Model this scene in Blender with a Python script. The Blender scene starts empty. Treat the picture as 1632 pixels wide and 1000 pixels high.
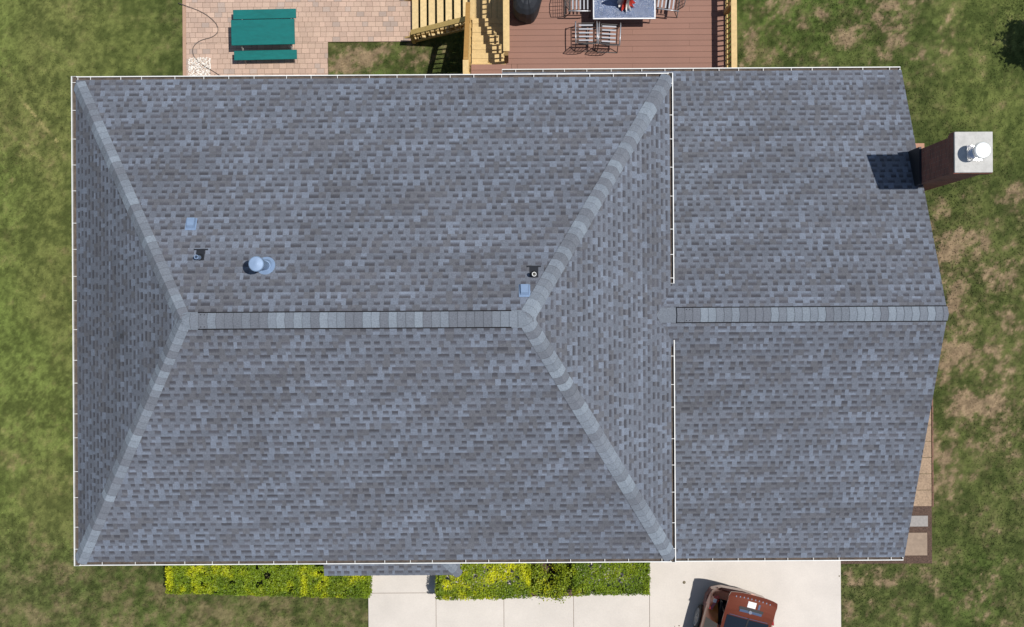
import bpy, math, random
import numpy as np
from mathutils import Vector, Matrix
random.seed(7); RNG = np.random.default_rng(11)
S = bpy.context.scene
COL = S.collection
R = math.radians
# ------------------------------------------------------------------ camera, sky, sun, exposure
F = 1920.0; H = 33.4; ROLL = R(-0.35)            # focal length in photo pixels, camera height, roll
cam = bpy.data.cameras.new('camera'); cam.sensor_width = 36; cam.lens = 36 * F / 1632
cam.clip_start = 0.5; cam.clip_end = 2000
co = bpy.data.objects.new('camera', cam); COL.objects.link(co)
co.location = (0, 0, H); co.rotation_euler = (0, 0, ROLL); S.camera = co
SUNV = Vector((0.345, 0.035, 1.0)).normalized()
EL = math.asin(SUNV.z); AZ = math.atan2(SUNV.x, SUNV.y)
w = bpy.data.worlds.new('World'); S.world = w; w.use_nodes = True
nt = w.node_tree; nt.nodes.clear()
sk = nt.nodes.new('ShaderNodeTexSky'); sk.sky_type = 'NISHITA'; sk.sun_disc = False
sk.sun_elevation = EL; sk.sun_rotation = AZ; sk.air_density = 1.0; sk.dust_density = 0.6
bg = nt.nodes.new('ShaderNodeBackground'); bg.inputs['Strength'].default_value = 0.085
wo = nt.nodes.new('ShaderNodeOutputWorld')
nt.links.new(sk.outputs[0], bg.inputs[0]); nt.links.new(bg.outputs[0], wo.inputs[0])
sun = bpy.data.lights.new('sun', 'SUN'); sun.energy = 4.1; sun.angle = R(0.5); sun.color = (1, 0.965, 0.91)
so = bpy.data.objects.new('sun', sun); COL.objects.link(so)
so.rotation_euler = SUNV.to_track_quat('Z', 'Y').to_euler(); so.location = (30, 3, 60)
S.view_settings.view_transform = 'Standard'; S.view_settings.look = 'None'
S.view_settings.gamma = 1; S.view_settings.exposure = 0.0
S.render.resolution_x = 1024; S.render.resolution_y = 627

def at(px, py, z=0.0):
    """world x, y of a photo pixel for a point at height z"""
    dx, dy = px - 816, 500 - py
    c, s = math.cos(ROLL), math.sin(ROLL)
    k = (H - z) / F
    return ((dx * c - dy * s) * k, (dx * s + dy * c) * k)

# ------------------------------------------------------------------ materials
def mat(name, col=(0.5, 0.5, 0.5), rough=0.7, metal=0.0, attr=False, noise=0.0, nscale=20.0, bump=0.0, bscale=40.0,
        coat=0.0, trans=0.0, spec=0.5, big=0.0, bigscale=0.6, stretch=None, attrjit=0.0):
    m = bpy.data.materials.new(name); m.use_nodes = True
    n = m.node_tree.nodes; l = m.node_tree.links
    b = n['Principled BSDF']
    b.inputs['Roughness'].default_value = rough; b.inputs['Metallic'].default_value = metal
    b.inputs['Specular IOR Level'].default_value = spec
    if coat: b.inputs['Coat Weight'].default_value = coat; b.inputs['Coat Roughness'].default_value = 0.03
    if trans: b.inputs['Transmission Weight'].default_value = trans
    tc = n.new('ShaderNodeTexCoord'); vec = tc.outputs['Object']
    if stretch:
        mp = n.new('ShaderNodeMapping'); mp.inputs['Scale'].default_value = stretch
        l.new(vec, mp.inputs['Vector']); vec = mp.outputs[0]
    if attr:
        a = n.new('ShaderNodeAttribute'); a.attribute_name = 'Col'; src = a.outputs['Color']
    else:
        rgb = n.new('ShaderNodeRGB'); rgb.outputs[0].default_value = (*col, 1); src = rgb.outputs[0]
    for amt, sc in ((noise, nscale), (big, bigscale)):
        if amt:
            t = n.new('ShaderNodeTexNoise'); t.inputs['Scale'].default_value = sc; t.inputs['Detail'].default_value = 6
            t.inputs['Roughness'].default_value = 0.65
            l.new(vec, t.inputs['Vector'])
            mr = n.new('ShaderNodeMapRange'); mr.inputs['From Min'].default_value = 0.3; mr.inputs['From Max'].default_value = 0.7
            mr.inputs['To Min'].default_value = 1 - amt; mr.inputs['To Max'].default_value = 1 + amt
            l.new(t.outputs[0], mr.inputs[0])
            mx = n.new('ShaderNodeVectorMath'); mx.operation = 'SCALE'
            l.new(src, mx.inputs[0]); l.new(mr.outputs[0], mx.inputs['Scale']); src = mx.outputs[0]
    l.new(src, b.inputs['Base Color'])
    if bump:
        t = n.new('ShaderNodeTexNoise'); t.inputs['Scale'].default_value = bscale; t.inputs['Detail'].default_value = 4
        l.new(vec, t.inputs['Vector'])
        bp = n.new('ShaderNodeBump'); bp.inputs['Strength'].default_value = 1.0; bp.inputs['Distance'].default_value = bump
        l.new(t.outputs[0], bp.inputs['Height']); l.new(bp.outputs[0], b.inputs['Normal'])
    return m

def brick_mat(name, c1, c2, mortar, sc=1.0):
    m = mat(name, c1, 0.9, noise=0.2, nscale=30)
    n = m.node_tree.nodes; l = m.node_tree.links; b = n['Principled BSDF']
    tc = n.new('ShaderNodeTexCoord'); ge = n.new('ShaderNodeNewGeometry')
    sx = n.new('ShaderNodeSeparateXYZ'); l.new(tc.outputs['Object'], sx.inputs[0])
    ad = n.new('ShaderNodeMath'); ad.operation = 'ADD'; l.new(sx.outputs[0], ad.inputs[0]); l.new(sx.outputs[1], ad.inputs[1])
    cb = n.new('ShaderNodeCombineXYZ'); l.new(ad.outputs[0], cb.inputs[0]); l.new(sx.outputs[2], cb.inputs[1])
    br = n.new('ShaderNodeTexBrick'); l.new(cb.outputs[0], br.inputs['Vector'])
    br.inputs['Scale'].default_value = 1; br.inputs['Brick Width'].default_value = 0.205; br.inputs['Row Height'].default_value = 0.075
    br.inputs['Mortar Size'].default_value = 0.006; br.inputs['Mortar Smooth'].default_value = 0.2
    br.inputs['Color1'].default_value = (*c1, 1); br.inputs['Color2'].default_value = (*c2, 1); br.inputs['Mortar'].default_value = (*mortar, 1)
    no = n.new('ShaderNodeTexNoise'); no.inputs['Scale'].default_value = 3; no.inputs['Detail'].default_value = 5
    l.new(tc.outputs['Object'], no.inputs['Vector'])
    mr = n.new('ShaderNodeMapRange'); mr.inputs['To Min'].default_value = 0.6; mr.inputs['To Max'].default_value = 1.4; l.new(no.outputs[0], mr.inputs[0])
    mx = n.new('ShaderNodeVectorMath'); mx.operation = 'SCALE'; l.new(br.outputs['Color'], mx.inputs[0]); l.new(mr.outputs[0], mx.inputs['Scale'])
    l.new(mx.outputs[0], b.inputs['Base Color'])
    bp = n.new('ShaderNodeBump'); bp.inputs['Distance'].default_value = 0.01; bp.invert = True
    l.new(br.outputs['Fac'], bp.inputs['Height']); l.new(bp.outputs[0], b.inputs['Normal'])
    return m

M = {}
M['shingle'] = mat('asphalt_shingle', attr=True, rough=0.92, noise=0.22, nscale=38, big=0.08, bigscale=0.45, bump=0.006, bscale=70, spec=0.3)
M['white'] = mat('white_aluminium', (0.72, 0.72, 0.69), 0.5, noise=0.10, nscale=5)
M['debris'] = mat('gutter_silt', (0.095, 0.075, 0.062), 0.95, noise=0.45, nscale=9)
M['soffit'] = mat('soffit', (0.6, 0.6, 0.58), 0.6)
M['siding'] = mat('vinyl_siding', (0.55, 0.53, 0.48), 0.6, noise=0.05, stretch=(0.2, 0.2, 8))
M['brick'] = brick_mat('red_brick', (0.27, 0.095, 0.065), (0.16, 0.065, 0.05), (0.24, 0.18, 0.15))
M['cement'] = mat('cement_wash', (0.50, 0.49, 0.46), 0.85, noise=0.12, nscale=9, bump=0.004, bscale=25, big=0.08, bigscale=3)
M['steel'] = mat('polished_steel', (0.85, 0.85, 0.85), 0.22, 1.0)
M['whitecap'] = mat('bright_metal_cap', (0.88, 0.88, 0.87), 0.35, 0.35)
M['vent'] = mat('blue_grey_vent', (0.235, 0.33, 0.48), 0.45, 0.2, noise=0.08, nscale=10)
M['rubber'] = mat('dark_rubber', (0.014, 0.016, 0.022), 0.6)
M['dark'] = mat('dark_void', (0.02, 0.02, 0.022), 0.8)
M['teal'] = mat('teal_paint', (0.0, 0.135, 0.128), 0.55, spec=0.25, noise=0.12, nscale=5, big=0.10, bigscale=1.5, stretch=(1, 3, 1))
M['tube'] = mat('grey_tube', (0.32, 0.30, 0.28), 0.5, 0.3)
M['lumber'] = mat('yellow_treated_lumber', attr=True, rough=0.75, noise=0.14, nscale=14, bump=0.002, bscale=50)
M['composite'] = mat('brown_composite', attr=True, rough=0.7, noise=0.06, nscale=30, big=0.05, bigscale=1.2, bump=0.001, bscale=90)
M['paver'] = mat('clay_paver', attr=True, rough=0.9, noise=0.12, nscale=35, bump=0.004, bscale=60, big=0.06, bigscale=1.2)
M['concrete'] = mat('pale_concrete', (0.61, 0.56, 0.505), 0.9, noise=0.05, nscale=24, big=0.075, bigscale=0.8, bump=0.002, bscale=60)
M['joint'] = mat('joint_dirt', (0.22, 0.17, 0.13), 0.95, noise=0.3, nscale=20)
M['lawn'] = mat('lawn', attr=True, rough=0.95, noise=0.20, nscale=22, bump=0.006, bscale=35, spec=0.1)
M['blade'] = mat('grass_blades', attr=True, rough=0.8, spec=0.15)
M['leaf'] = mat('shrub_leaves', attr=True, rough=0.55, spec=0.3)
M['wood'] = mat('dark_wood', (0.07, 0.05, 0.035), 0.9, noise=0.3)
M['stone'] = mat('stone', attr=True, rough=0.8, noise=0.1, nscale=30)
M['mulch'] = mat('mulch', (0.10, 0.062, 0.045), 0.95, noise=0.5, nscale=28, bump=0.03, bscale=30)
M['slabtan'] = mat('tan_flagstone', (0.34, 0.245, 0.165), 0.95, noise=0.32, nscale=26, bump=0.01, bscale=40, big=0.1, bigscale=2)
M['slabgrey'] = mat('grey_slab', (0.31, 0.29, 0.27), 0.9, noise=0.12, nscale=16)
M['slabbrown'] = mat('brown_slab', (0.30, 0.225, 0.165), 0.9, noise=0.15, nscale=8)
M['fabric'] = mat('charcoal_cover', (0.022, 0.025, 0.032), 0.75, noise=0.15, nscale=8)
M['alu'] = mat('brushed_aluminium', (0.42, 0.43, 0.45), 0.35, 0.6, noise=0.1)
M['chairmetal'] = mat('grey_bronze_metal', (0.06, 0.055, 0.055), 0.45, 0.5)
M['slat'] = mat('pale_slat', (0.26, 0.27, 0.30), 0.45, 0.3)
M['glass'] = mat('pebbled_glass', (0.13, 0.17, 0.27), 0.18, 0.0, noise=0.25, nscale=38, bump=0.01, bscale=90, big=0.35, bigscale=2.2)
M['red'] = mat('striped_cloth', attr=True, rough=0.8)
M['cable'] = mat('black_hose', (0.085, 0.07, 0.065), 0.5)
M['paint'] = mat('copper_red_paint', (0.185, 0.042, 0.015), 0.30, 0.35, coat=0.7)
M['carglass'] = mat('dark_car_glass', (0.012, 0.016, 0.022), 0.04, spec=0.8)
M['chrome'] = mat('chrome', (0.75, 0.76, 0.78), 0.12, 1.0)
M['tyre'] = mat('tyre', (0.02, 0.02, 0.02), 0.85)
M['plastic'] = mat('black_plastic', (0.025, 0.024, 0.024), 0.5)
M['lamp'] = mat('red_lamp', (0.30, 0.015, 0.012), 0.12, coat=1.0)
M['plate'] = mat('white_plate', (0.82, 0.82, 0.80), 0.3)
M['trim'] = mat('white_trim', (0.7, 0.7, 0.68), 0.5)
M['winglass'] = mat('window_glass', (0.03, 0.04, 0.05), 0.06, spec=0.8)

# ------------------------------------------------------------------ mesh builder
class MB:
    def __init__(s): s.v = []; s.f = []; s.c = []; s.hascol = False
    def face(s, pts, col=(1, 1, 1)):
        k = len(s.v); s.v.extend(tuple(p) for p in pts); s.f.append(tuple(range(k, k + len(pts)))); s.c.append(col)
    def box(s, x0, x1, y0, y1, z0, z1, col=(1, 1, 1), T=None):
        p = [(x, y, z) for z in (z0, z1) for y in (y0, y1) for x in (x0, x1)]
        if T: p = [tuple(T @ Vector(q)) for q in p]
        k = len(s.v); s.v.extend(p)
        for f in ((0, 2, 3, 1), (4, 5, 7, 6), (0, 1, 5, 4), (2, 6, 7, 3), (0, 4, 6, 2), (1, 3, 7, 5)):
            s.f.append(tuple(k + i for i in f)); s.c.append(col)
    def beam(s, p, q, w, h, col=(1, 1, 1), up=(0, 0, 1)):
        p = Vector(p); q = Vector(q); d = (q - p); L = d.length; d.normalize()
        side = d.cross(Vector(up))
        if side.length < 1e-4: side = Vector((1, 0, 0))
        side.normalize(); u = side.cross(d).normalized()
        T = Matrix((side, d, u)).transposed().to_4x4(); T.translation = p
        s.box(-w / 2, w / 2, 0, L, -h / 2, h / 2, col, T)
    def tube(s, pts, r, n=8, col=(1, 1, 1), cap=True, closed=False):
        pts = [Vector(p) for p in pts]; k = len(s.v); m = len(pts)
        rs = r if isinstance(r, (list, tuple)) else [r] * m
        for i, p in enumerate(pts):
            a = pts[max(i - 1, 0)]; b = pts[min(i + 1, m - 1)]; d = (b - a).normalized()
            ref = Vector((0, 0, 1)) if abs(d.z) < 0.9 else Vector((1, 0, 0))
            sx = d.cross(ref).normalized(); sy = sx.cross(d)
            for j in range(n):
                t = 2 * math.pi * j / n
                s.v.append(tuple(p + sx * math.cos(t) * rs[i] + sy * math.sin(t) * rs[i]))
        for i in range(m - 1):
            for j in range(n):
                j2 = (j + 1) % n
                s.f.append((k + i * n + j, k + i * n + j2, k + (i + 1) * n + j2, k + (i + 1) * n + j)); s.c.append(col)
        if cap:
            s.f.append(tuple(k + j for j in range(n))[::-1]); s.c.append(col)
            s.f.append(tuple(k + (m - 1) * n + j for j in range(n))); s.c.append(col)
    def lathe(s, c, prof, n=24, col=(1, 1, 1), ax=None):
        """prof: list of (r, z) from the bottom; c the centre"""
        k = len(s.v); m = len(prof)
        for r, z in prof:
            for j in range(n):
                t = 2 * math.pi * j / n
                s.v.append((c[0] + r * math.cos(t), c[1] + r * math.sin(t), c[2] + z))
        for i in range(m - 1):
            for j in range(n):
                j2 = (j + 1) % n
                s.f.append((k + i * n + j, k + i * n + j2, k + (i + 1) * n + j2, k + (i + 1) * n + j)); s.c.append(col)
        s.f.append(tuple(k + j for j in range(n))[::-1]); s.c.append(col)
        s.f.append(tuple(k + (m - 1) * n + j for j in range(n))); s.c.append(col)
    def build(s, name, m, parent=None, smooth=False, bevel=0.0, loc=None):
        me = bpy.data.meshes.new(name); me.from_pydata(s.v, [], s.f); me.materials.append(m)
        ca = me.color_attributes.new('Col', 'FLOAT_COLOR', 'CORNER')
        cnt = np.array([len(f) for f in s.f]); arr = np.repeat(np.array([(*c, 1) for c in s.c], dtype=np.float32), cnt, axis=0)
        ca.data.foreach_set('color', arr.ravel())
        if smooth: me.polygons.foreach_set('use_smooth', [True] * len(me.polygons))
        me.update()
        o = bpy.data.objects.new(name, me); COL.objects.link(o)
        if bevel:
            bv = o.modifiers.new('bevel', 'BEVEL'); bv.width = bevel; bv.segments = 2; bv.limit_method = 'ANGLE'
        if loc: o.location = loc
        if parent: o.parent = parent
        return o

def arrmesh(name, v, faces, cols, m, parent=None):
    """v (N,3), faces (F,k), cols (F,3)"""
    me = bpy.data.meshes.new(name); F_, k = faces.shape
    me.vertices.add(len(v)); me.vertices.foreach_set('co', v.astype(np.float32).ravel())
    me.loops.add(F_ * k); me.loops.foreach_set('vertex_index', faces.astype(np.int32).ravel())
    me.polygons.add(F_); me.polygons.foreach_set('loop_start', np.arange(0, F_ * k, k, dtype=np.int32))
    me.polygons.foreach_set('loop_total', np.full(F_, k, dtype=np.int32))
    me.update(calc_edges=True)
    ca = me.color_attributes.new('Col', 'FLOAT_COLOR', 'CORNER')
    c4 = np.ones((F_, 4), dtype=np.float32); c4[:, :3] = cols
    ca.data.foreach_set('color', np.repeat(c4, k, axis=0).ravel())
    me.materials.append(m); me.validate()
    o = bpy.data.objects.new(name, me); COL.objects.link(o)
    if parent: o.parent = parent
    return o

def thing(name, label, cat, loc=(0, 0, 0), rz=0, group=None):
    o = bpy.data.objects.new(name, None); COL.objects.link(o); o.location = loc; o.rotation_euler = (0, 0, rz)
    o.empty_display_size = 0.3
    return tag(o, label, cat, group)
def tag(o, label, cat, group=None):
    o['label'] = label; o['category'] = cat
    if group: o['group'] = group
    return o
def setting(o, kind='structure'): o['kind'] = kind; return o
def link_copy(o, parent, loc=None):
    c = o.copy(); COL.objects.link(c); c.parent = parent
    if loc is not None: c.location = loc
    return c
def jit(c, a): k = 1 + random.uniform(-a, a); return (c[0] * k, c[1] * k, c[2] * k)

# ------------------------------------------------------------------ value noise in numpy
def vnoise(x, y, scale, seed, octaves=4, pers=0.55):
    out = np.zeros_like(x); amp = 1.0; tot = 0
    for o_ in range(octaves):
        r = np.random.default_rng(seed + o_ * 17); lat = r.random((256, 256))
        fx = x * scale * 2 ** o_ + 57.3 + o_ * 13.1; fy = y * scale * 2 ** o_ + 91.7 + o_ * 7.7
        ix = np.floor(fx).astype(int); iy = np.floor(fy).astype(int); tx = fx - ix; ty = fy - iy
        tx = tx * tx * (3 - 2 * tx); ty = ty * ty * (3 - 2 * ty)
        g = lambda a, b: lat[a % 256, b % 256]
        v = (g(ix, iy) * (1 - tx) + g(ix + 1, iy) * tx) * (1 - ty) + (g(ix, iy + 1) * (1 - tx) + g(ix + 1, iy + 1) * tx) * ty
        out += v * amp; tot += amp; amp *= pers
    return out / tot
def sstep(a, b, x): t = np.clip((x - a) / (b - a), 0, 1); return t * t * (3 - 2 * t)

# ------------------------------------------------------------------ the lawn
def blob(x, y, px, py, rx, ry):
    cx, cy = at(px, py); k = H / F
    return np.exp(-(((x - cx) / (rx * k)) ** 2 + ((y - cy) / (ry * k)) ** 2))
DRY = [(1410, 15, 28, 34, .75), (1425, 55, 16, 22, .6), (1350, 53, 11, 9, .9), (1313, 25, 8, 6, .8), (1280, 45, 8, 8, .5), (1195, 88, 18, 25, .7),
       (1195, 10, 12, 10, .7), (1448, 4, 14, 8, .8), (1510, 28, 7, 6, .8), (1500, 42, 10, 5, .6), (1340, 68, 25, 3, .5), (1225, 30, 20, 30, .4),
       (1412, 95, 10, 10, .5), (1475, 105, 12, 14, .35), (1240, 60, 20, 25, .3),
       (1510, 395, 24, 32, .9), (1522, 470, 18, 45, .8), (1622, 310, 16, 26, .8), (1552, 645, 34, 17, 1), (1530, 560, 22, 34, .6),
       (1600, 440, 26, 24, .6), (1600, 500, 20, 15, .4), (1590, 575, 12, 12, .5), (1520, 650, 12, 10, .6), (1500, 330, 16, 12, .5),
       (1500, 730, 14, 30, .5), (1530, 810, 14, 16, .6), (1410, 925, 55, 14, .6), (1395, 910, 20, 8, .6), (1500, 890, 10, 14, .3),
       (250, 937, 13, 6, .9), (60, 240, 70, 60, .22), (40, 380, 60, 60, .2), (110, 770, 25, 16, .5), (160, 970, 70, 20, .25),
       (350, 975, 120, 24, .35), (480, 965, 70, 20, .35), (560, 990, 40, 12, .5), (20, 760, 20, 40, .3), (60, 900, 40, 30, .25),
       (548, 100, 18, 13, 1), (600, 92, 50, 22, .85), (670, 90, 40, 22, .85), (560, 75, 20, 8, .3), (1470, 330, 20, 10, .3),
       (1580, 900, 25, 40, .25), (190, 330, 30, 10, .2), (110, 690, 12, 12, .3)]
def lawn_colour(x, y):
    px = 816 + x * F / H; py = 500 - y * F / H
    n1 = vnoise(x, y, 0.45, 3, 5, 0.62); n2 = vnoise(x, y, 1.9, 5, 4, 0.7); n3 = vnoise(x, y, 0.22, 8, 3); n4 = vnoise(x, y, 9, 12, 2, 0.8)
    n5 = vnoise(x, y, 4.5, 31, 3, 0.7)
    b = np.zeros_like(x)
    for (a, c, rx, ry, s) in DRY: b = np.maximum(b, s * blob(x, y, a, c, rx * 1.25, ry * 1.25))
    right = sstep(1180, 1400, px) * sstep(200, 420, py) * (1 - 0.55 * sstep(700, 880, py))
    topr = sstep(1150, 1200, px) * (1 - sstep(1440, 1500, px)) * (1 - sstep(120, 300, py))
    bottom = sstep(880, 930, py) * (1 - sstep(560, 640, px)) + 0.7 * sstep(880, 930, py) * sstep(1300, 1350, px)
    bias = 0.105 * right + 0.075 * topr + 0.075 * bottom + 0.30 * b + 0.02 * sstep(400, 0, px) - 0.05 * sstep(1480, 1560, px) * (1 - sstep(200, 300, py)) - 0.07 * sstep(300, 200, px) * sstep(880, 780, py)
    n6 = vnoise(x, y, 3.4, 61, 4, 0.85)
    q = n1 * 0.26 + n2 * 0.30 + n6 * 0.85 - 0.705 + bias
    dry = sstep(-0.02, 0.42, q)
    g1 = np.array([0.046, 0.062, 0.017]); g2 = np.array([0.096, 0.114, 0.034]); g3 = np.array([0.062, 0.100, 0.020])
    olive = np.array([0.120, 0.108, 0.048]); tan = np.array([0.265, 0.188, 0.118])
    t = sstep(0.32, 0.68, n2 * 0.6 + n4 * 0.4)[..., None]
    c = g1 * (1 - t) + g2 * t
    grn = (sstep(0.45, 0.65, n3) * 0.6)[..., None]; c = c * (1 - grn) + g3 * (0.6 + 0.8 * t) * grn
    # the smooth, longer lawn top right and the yellower left side
    left = (sstep(330, 60, px) * 0.26 * (0.4 + n1))[..., None]; c = c * (1 - left) + olive * left * (0.75 + 0.5 * t)
    d1 = np.clip(dry * 1.5, 0, 1)[..., None] * 0.72; c = c * (1 - d1) + olive * (0.8 + 0.4 * t) * d1
    d2 = (sstep(0.45, 1.0, dry) * (.35 + .65 * np.maximum(sstep(500, 1100, px), (py < 125) & (px > 500))))[..., None]; c = c * (1 - d2 * 0.8) + tan * (0.70 + 0.6 * n4[..., None]) * d2 * 0.8
    # pale mower tracks running down the left lawn
    for (ax, ay, bx, by, wd, st) in ((30, 148, 92, 222, 1.6, .75), (65, 100, 150, 180, 1.5, .22), (0, 190, 80, 260, 2, .25), (70, 65, 110, 90, 1.5, .2)):
        A = np.array([ax, ay], float); B = np.array([bx, by], float); L = np.linalg.norm(B - A); D = (B - A) / L
        rx = px - A[0]; ry = py - A[1]; tt = np.clip(rx * D[0] + ry * D[1], 0, L); dd = np.hypot(rx - tt * D[0], ry - tt * D[1])
        mk = (np.exp(-(dd / wd) ** 2) * st * sstep(0.35, 0.6, n5))[..., None]; c = c * (1 - mk) + np.array([0.32, 0.26, 0.13]) * mk
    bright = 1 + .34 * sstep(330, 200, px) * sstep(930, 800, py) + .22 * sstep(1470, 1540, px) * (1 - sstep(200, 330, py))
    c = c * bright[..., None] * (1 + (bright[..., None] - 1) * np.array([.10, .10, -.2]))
    return c * (0.80 + 0.4 * n4[..., None]), dry

def build_ground():
    def axis(lo, hi, st):
        a = list(np.arange(lo, hi, st)); d = st; x = lo; pre = []
        while x > -400: d *= 1.045; x -= d; pre.append(x)
        d = st; x = a[-1]; post = []
        while x < 400: d *= 1.045; x += d; post.append(x)
        return np.array(pre[::-1] + a + post)
    ax = axis(-15.5, 15.5, 0.055); ay = axis(-10, 10, 0.055)
    X, Y = np.meshgrid(ax, ay); nx, ny = len(ax), len(ay)
    Z = (vnoise(X, Y, 6, 21, 3, 0.8) - 0.5) * 0.035 + (vnoise(X, Y, 0.4, 22, 2) - 0.5) * 0.06
    near = (np.abs(X) < 16) & (np.abs(Y) < 11); Z = np.where(near, Z, 0) - 0.035
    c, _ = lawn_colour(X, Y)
    v = np.stack([X, Y, Z], -1).reshape(-1, 3)
    i = np.arange(ny - 1)[:, None] * nx + np.arange(nx - 1)[None, :]; i = i.ravel()
    f = np.stack([i, i + 1, i + nx + 1, i + nx], -1)
    me = bpy.data.meshes.new('lawn'); n = len(f)
    me.vertices.add(len(v)); me.vertices.foreach_set('co', v.astype(np.float32).ravel())
    me.loops.add(n * 4); me.loops.foreach_set('vertex_index', f.astype(np.int32).ravel())
    me.polygons.add(n); me.polygons.foreach_set('loop_start', np.arange(0, n * 4, 4, dtype=np.int32)); me.polygons.foreach_set('loop_total', np.full(n, 4, dtype=np.int32))
    me.update(calc_edges=True)
    ca = me.color_attributes.new('Col', 'FLOAT_COLOR', 'POINT'); c4 = np.ones((len(v), 4), np.float32); c4[:, :3] = c.reshape(-1, 3)
    ca.data.foreach_set('color', c4.ravel()); me.polygons.foreach_set('use_smooth', [True] * n); me.materials.append(M['lawn'])
    o = bpy.data.objects.new('lawn', me); COL.objects.link(o); setting(o)
build_ground()

# regions with no grass: (x0, x1, y0, y1)
PX0, PTOP = at(297, 60)[0], 12.0
NOGRASS = []
def nogo(x, y):
    m = np.zeros(len(x), bool)
    for (a, b, c, d) in NOGRASS: m |= (x > a) & (x < b) & (y > c) & (y < d)
    return m
GX0, GX1 = at(523, 90)[0], -1.05          # the grass rectangle between the patio and the stairs
GY0, GY1 = 4.9, at(600, 67)[1]
DX0, DX1 = at(1036, 960)[0], at(1340, 950)[0]
WX0 = at(587, 960)[0]
NOGRASS += [(PX0, GX0, 4.5, PTOP), (PX0, -1.0, GY1, PTOP), (-9.0, 3.2, -5.0, 4.9), (3.0, 8.9, -5.5, 5.5), (WX0, DX1, -9.4, -5), (DX0, DX1, -40, -5)]
SIDEX1 = at(1487, 700)[0]
NOGRASS += [(8.8, SIDEX1, -6.95, -2.6), (-9.3, 3.8, -7.6, -4.9), (8.8, 11.5, 3.1, 4.8)]

def build_blades():
    N = 210000
    x = RNG.uniform(-14.6, 14.6, N); y = RNG.uniform(-9.1, 9.1, N)
    k = ~nogo(x, y)
    k &= ~((np.abs(x) < 8.0) & (np.abs(y) < 4.7))
    x, y = x[k], y[k]; n = len(x)
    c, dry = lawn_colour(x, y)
    keep = RNG.random(n) > dry * 0.5; x, y, c = x[keep], y[keep], c[keep]; n = len(x)
    a = RNG.uniform(0, 2 * math.pi, n); L = RNG.uniform(0.03, 0.075, n); w_ = RNG.uniform(0.006, 0.014, n); h = RNG.uniform(0.015, 0.042, n)
    dx, dy = np.cos(a), np.sin(a)
    z0 = np.full(n, -0.04)
    p0 = np.stack([x - dy * w_, y + dx * w_, z0], -1); p1 = np.stack([x + dy * w_, y - dx * w_, z0], -1)
    p2 = np.stack([x + dx * L, y + dy * L, z0 + h + 0.02], -1)
    v = np.stack([p0, p1, p2], 1).reshape(-1, 3); f = np.arange(3 * n).reshape(-1, 3)
    cc = c * RNG.uniform(0.8, 1.5, (n, 1))
    o = arrmesh('grass', v, f, cc, M['blade']); setting(o, 'stuff'); o['label'] = 'short patchy lawn grass around the house'
build_blades()

# ------------------------------------------------------------------ paving
def pavers(name, rects, cuts=(), z=0.03, base=((0.50, 0.355, 0.275), (0.475, 0.34, 0.265), (0.42, 0.325, 0.27), (0.515, 0.37, 0.285)), pw=0.207, ph=0.139):
    mb = MB()
    for (x0, x1, y0, y1) in rects:
        mb.box(x0, x1, y0, y1, -0.02, z - 0.006, (0.20, 0.14, 0.10))
        r = 0; y = y0
        while y < y1 - 0.02:
            ye = min(y + ph, y1); x = x0 - (pw / 2 if r % 2 else 0) - random.uniform(0, 0.05)
            while x < x1:
                wd = pw * random.choice((1, 1, 1, 0.75)); a, b = max(x, x0), min(x + wd, x1)
                if b - a > 0.02:
                    c = jit(random.choices(base, (5, 3, 1.2, 3))[0], 0.10); zz = z + random.uniform(-0.002, 0.003); g = 0.0042
                    mb.box(a + g, b - g, y + g, ye - g, -0.01, zz, c)
                x += wd
            y += ph; r += 1
    o = mb.build(name, M['paver']); setting(o); return o
pavers('patio', [(PX0, GX0, 4.6, GY1), (PX0, -2.6, GY1, 11.0)])
mb = MB(); mb.box(PX0 - 0.10, PX0, 4.6, 11.0, -0.03, 0.012, (0.42, 0.27, 0.19)); setting(mb.build('patio_edging', M['paver']))

# white gravel square
def stones():
    x0, y1 = at(301, 93); x1, y0 = at(336, 119); y0 -= 0.5
    N = 1500; v = []; f = []; c = []
    for i in range(N):
        x = random.uniform(x0, x1); y = random.uniform(y0, y1); r = random.uniform(0.010, 0.026)
        q = [(r, 0, 0), (-r, 0, 0), (0, r * .8, 0), (0, -r * .8, 0), (0, 0, r * .7), (0, 0, -r * .7)]
        a = random.uniform(0, 6.28); k = len(v)
        for (a_, b_, z_) in q: v.append((x + a_ * math.cos(a) - b_ * math.sin(a), y + a_ * math.sin(a) + b_ * math.cos(a), 0.045 + z_))
        col = jit(random.choice(((0.8, 0.76, 0.68), (0.7, 0.66, 0.6), (0.62, 0.5, 0.4), (0.85, 0.83, 0.78), (0.35, 0.3, 0.26))), 0.1)
        for t in ((0, 2, 4), (2, 1, 4), (1, 3, 4), (3, 0, 4)): f.append(tuple(k + j for j in t)); c.append(col)
    o = arrmesh('gravel', np.array(v), np.array(f), np.array(c), M['stone']); setting(o, 'stuff'); o['label'] = 'white pebbles filling a small square of the patio'
stones()

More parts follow.
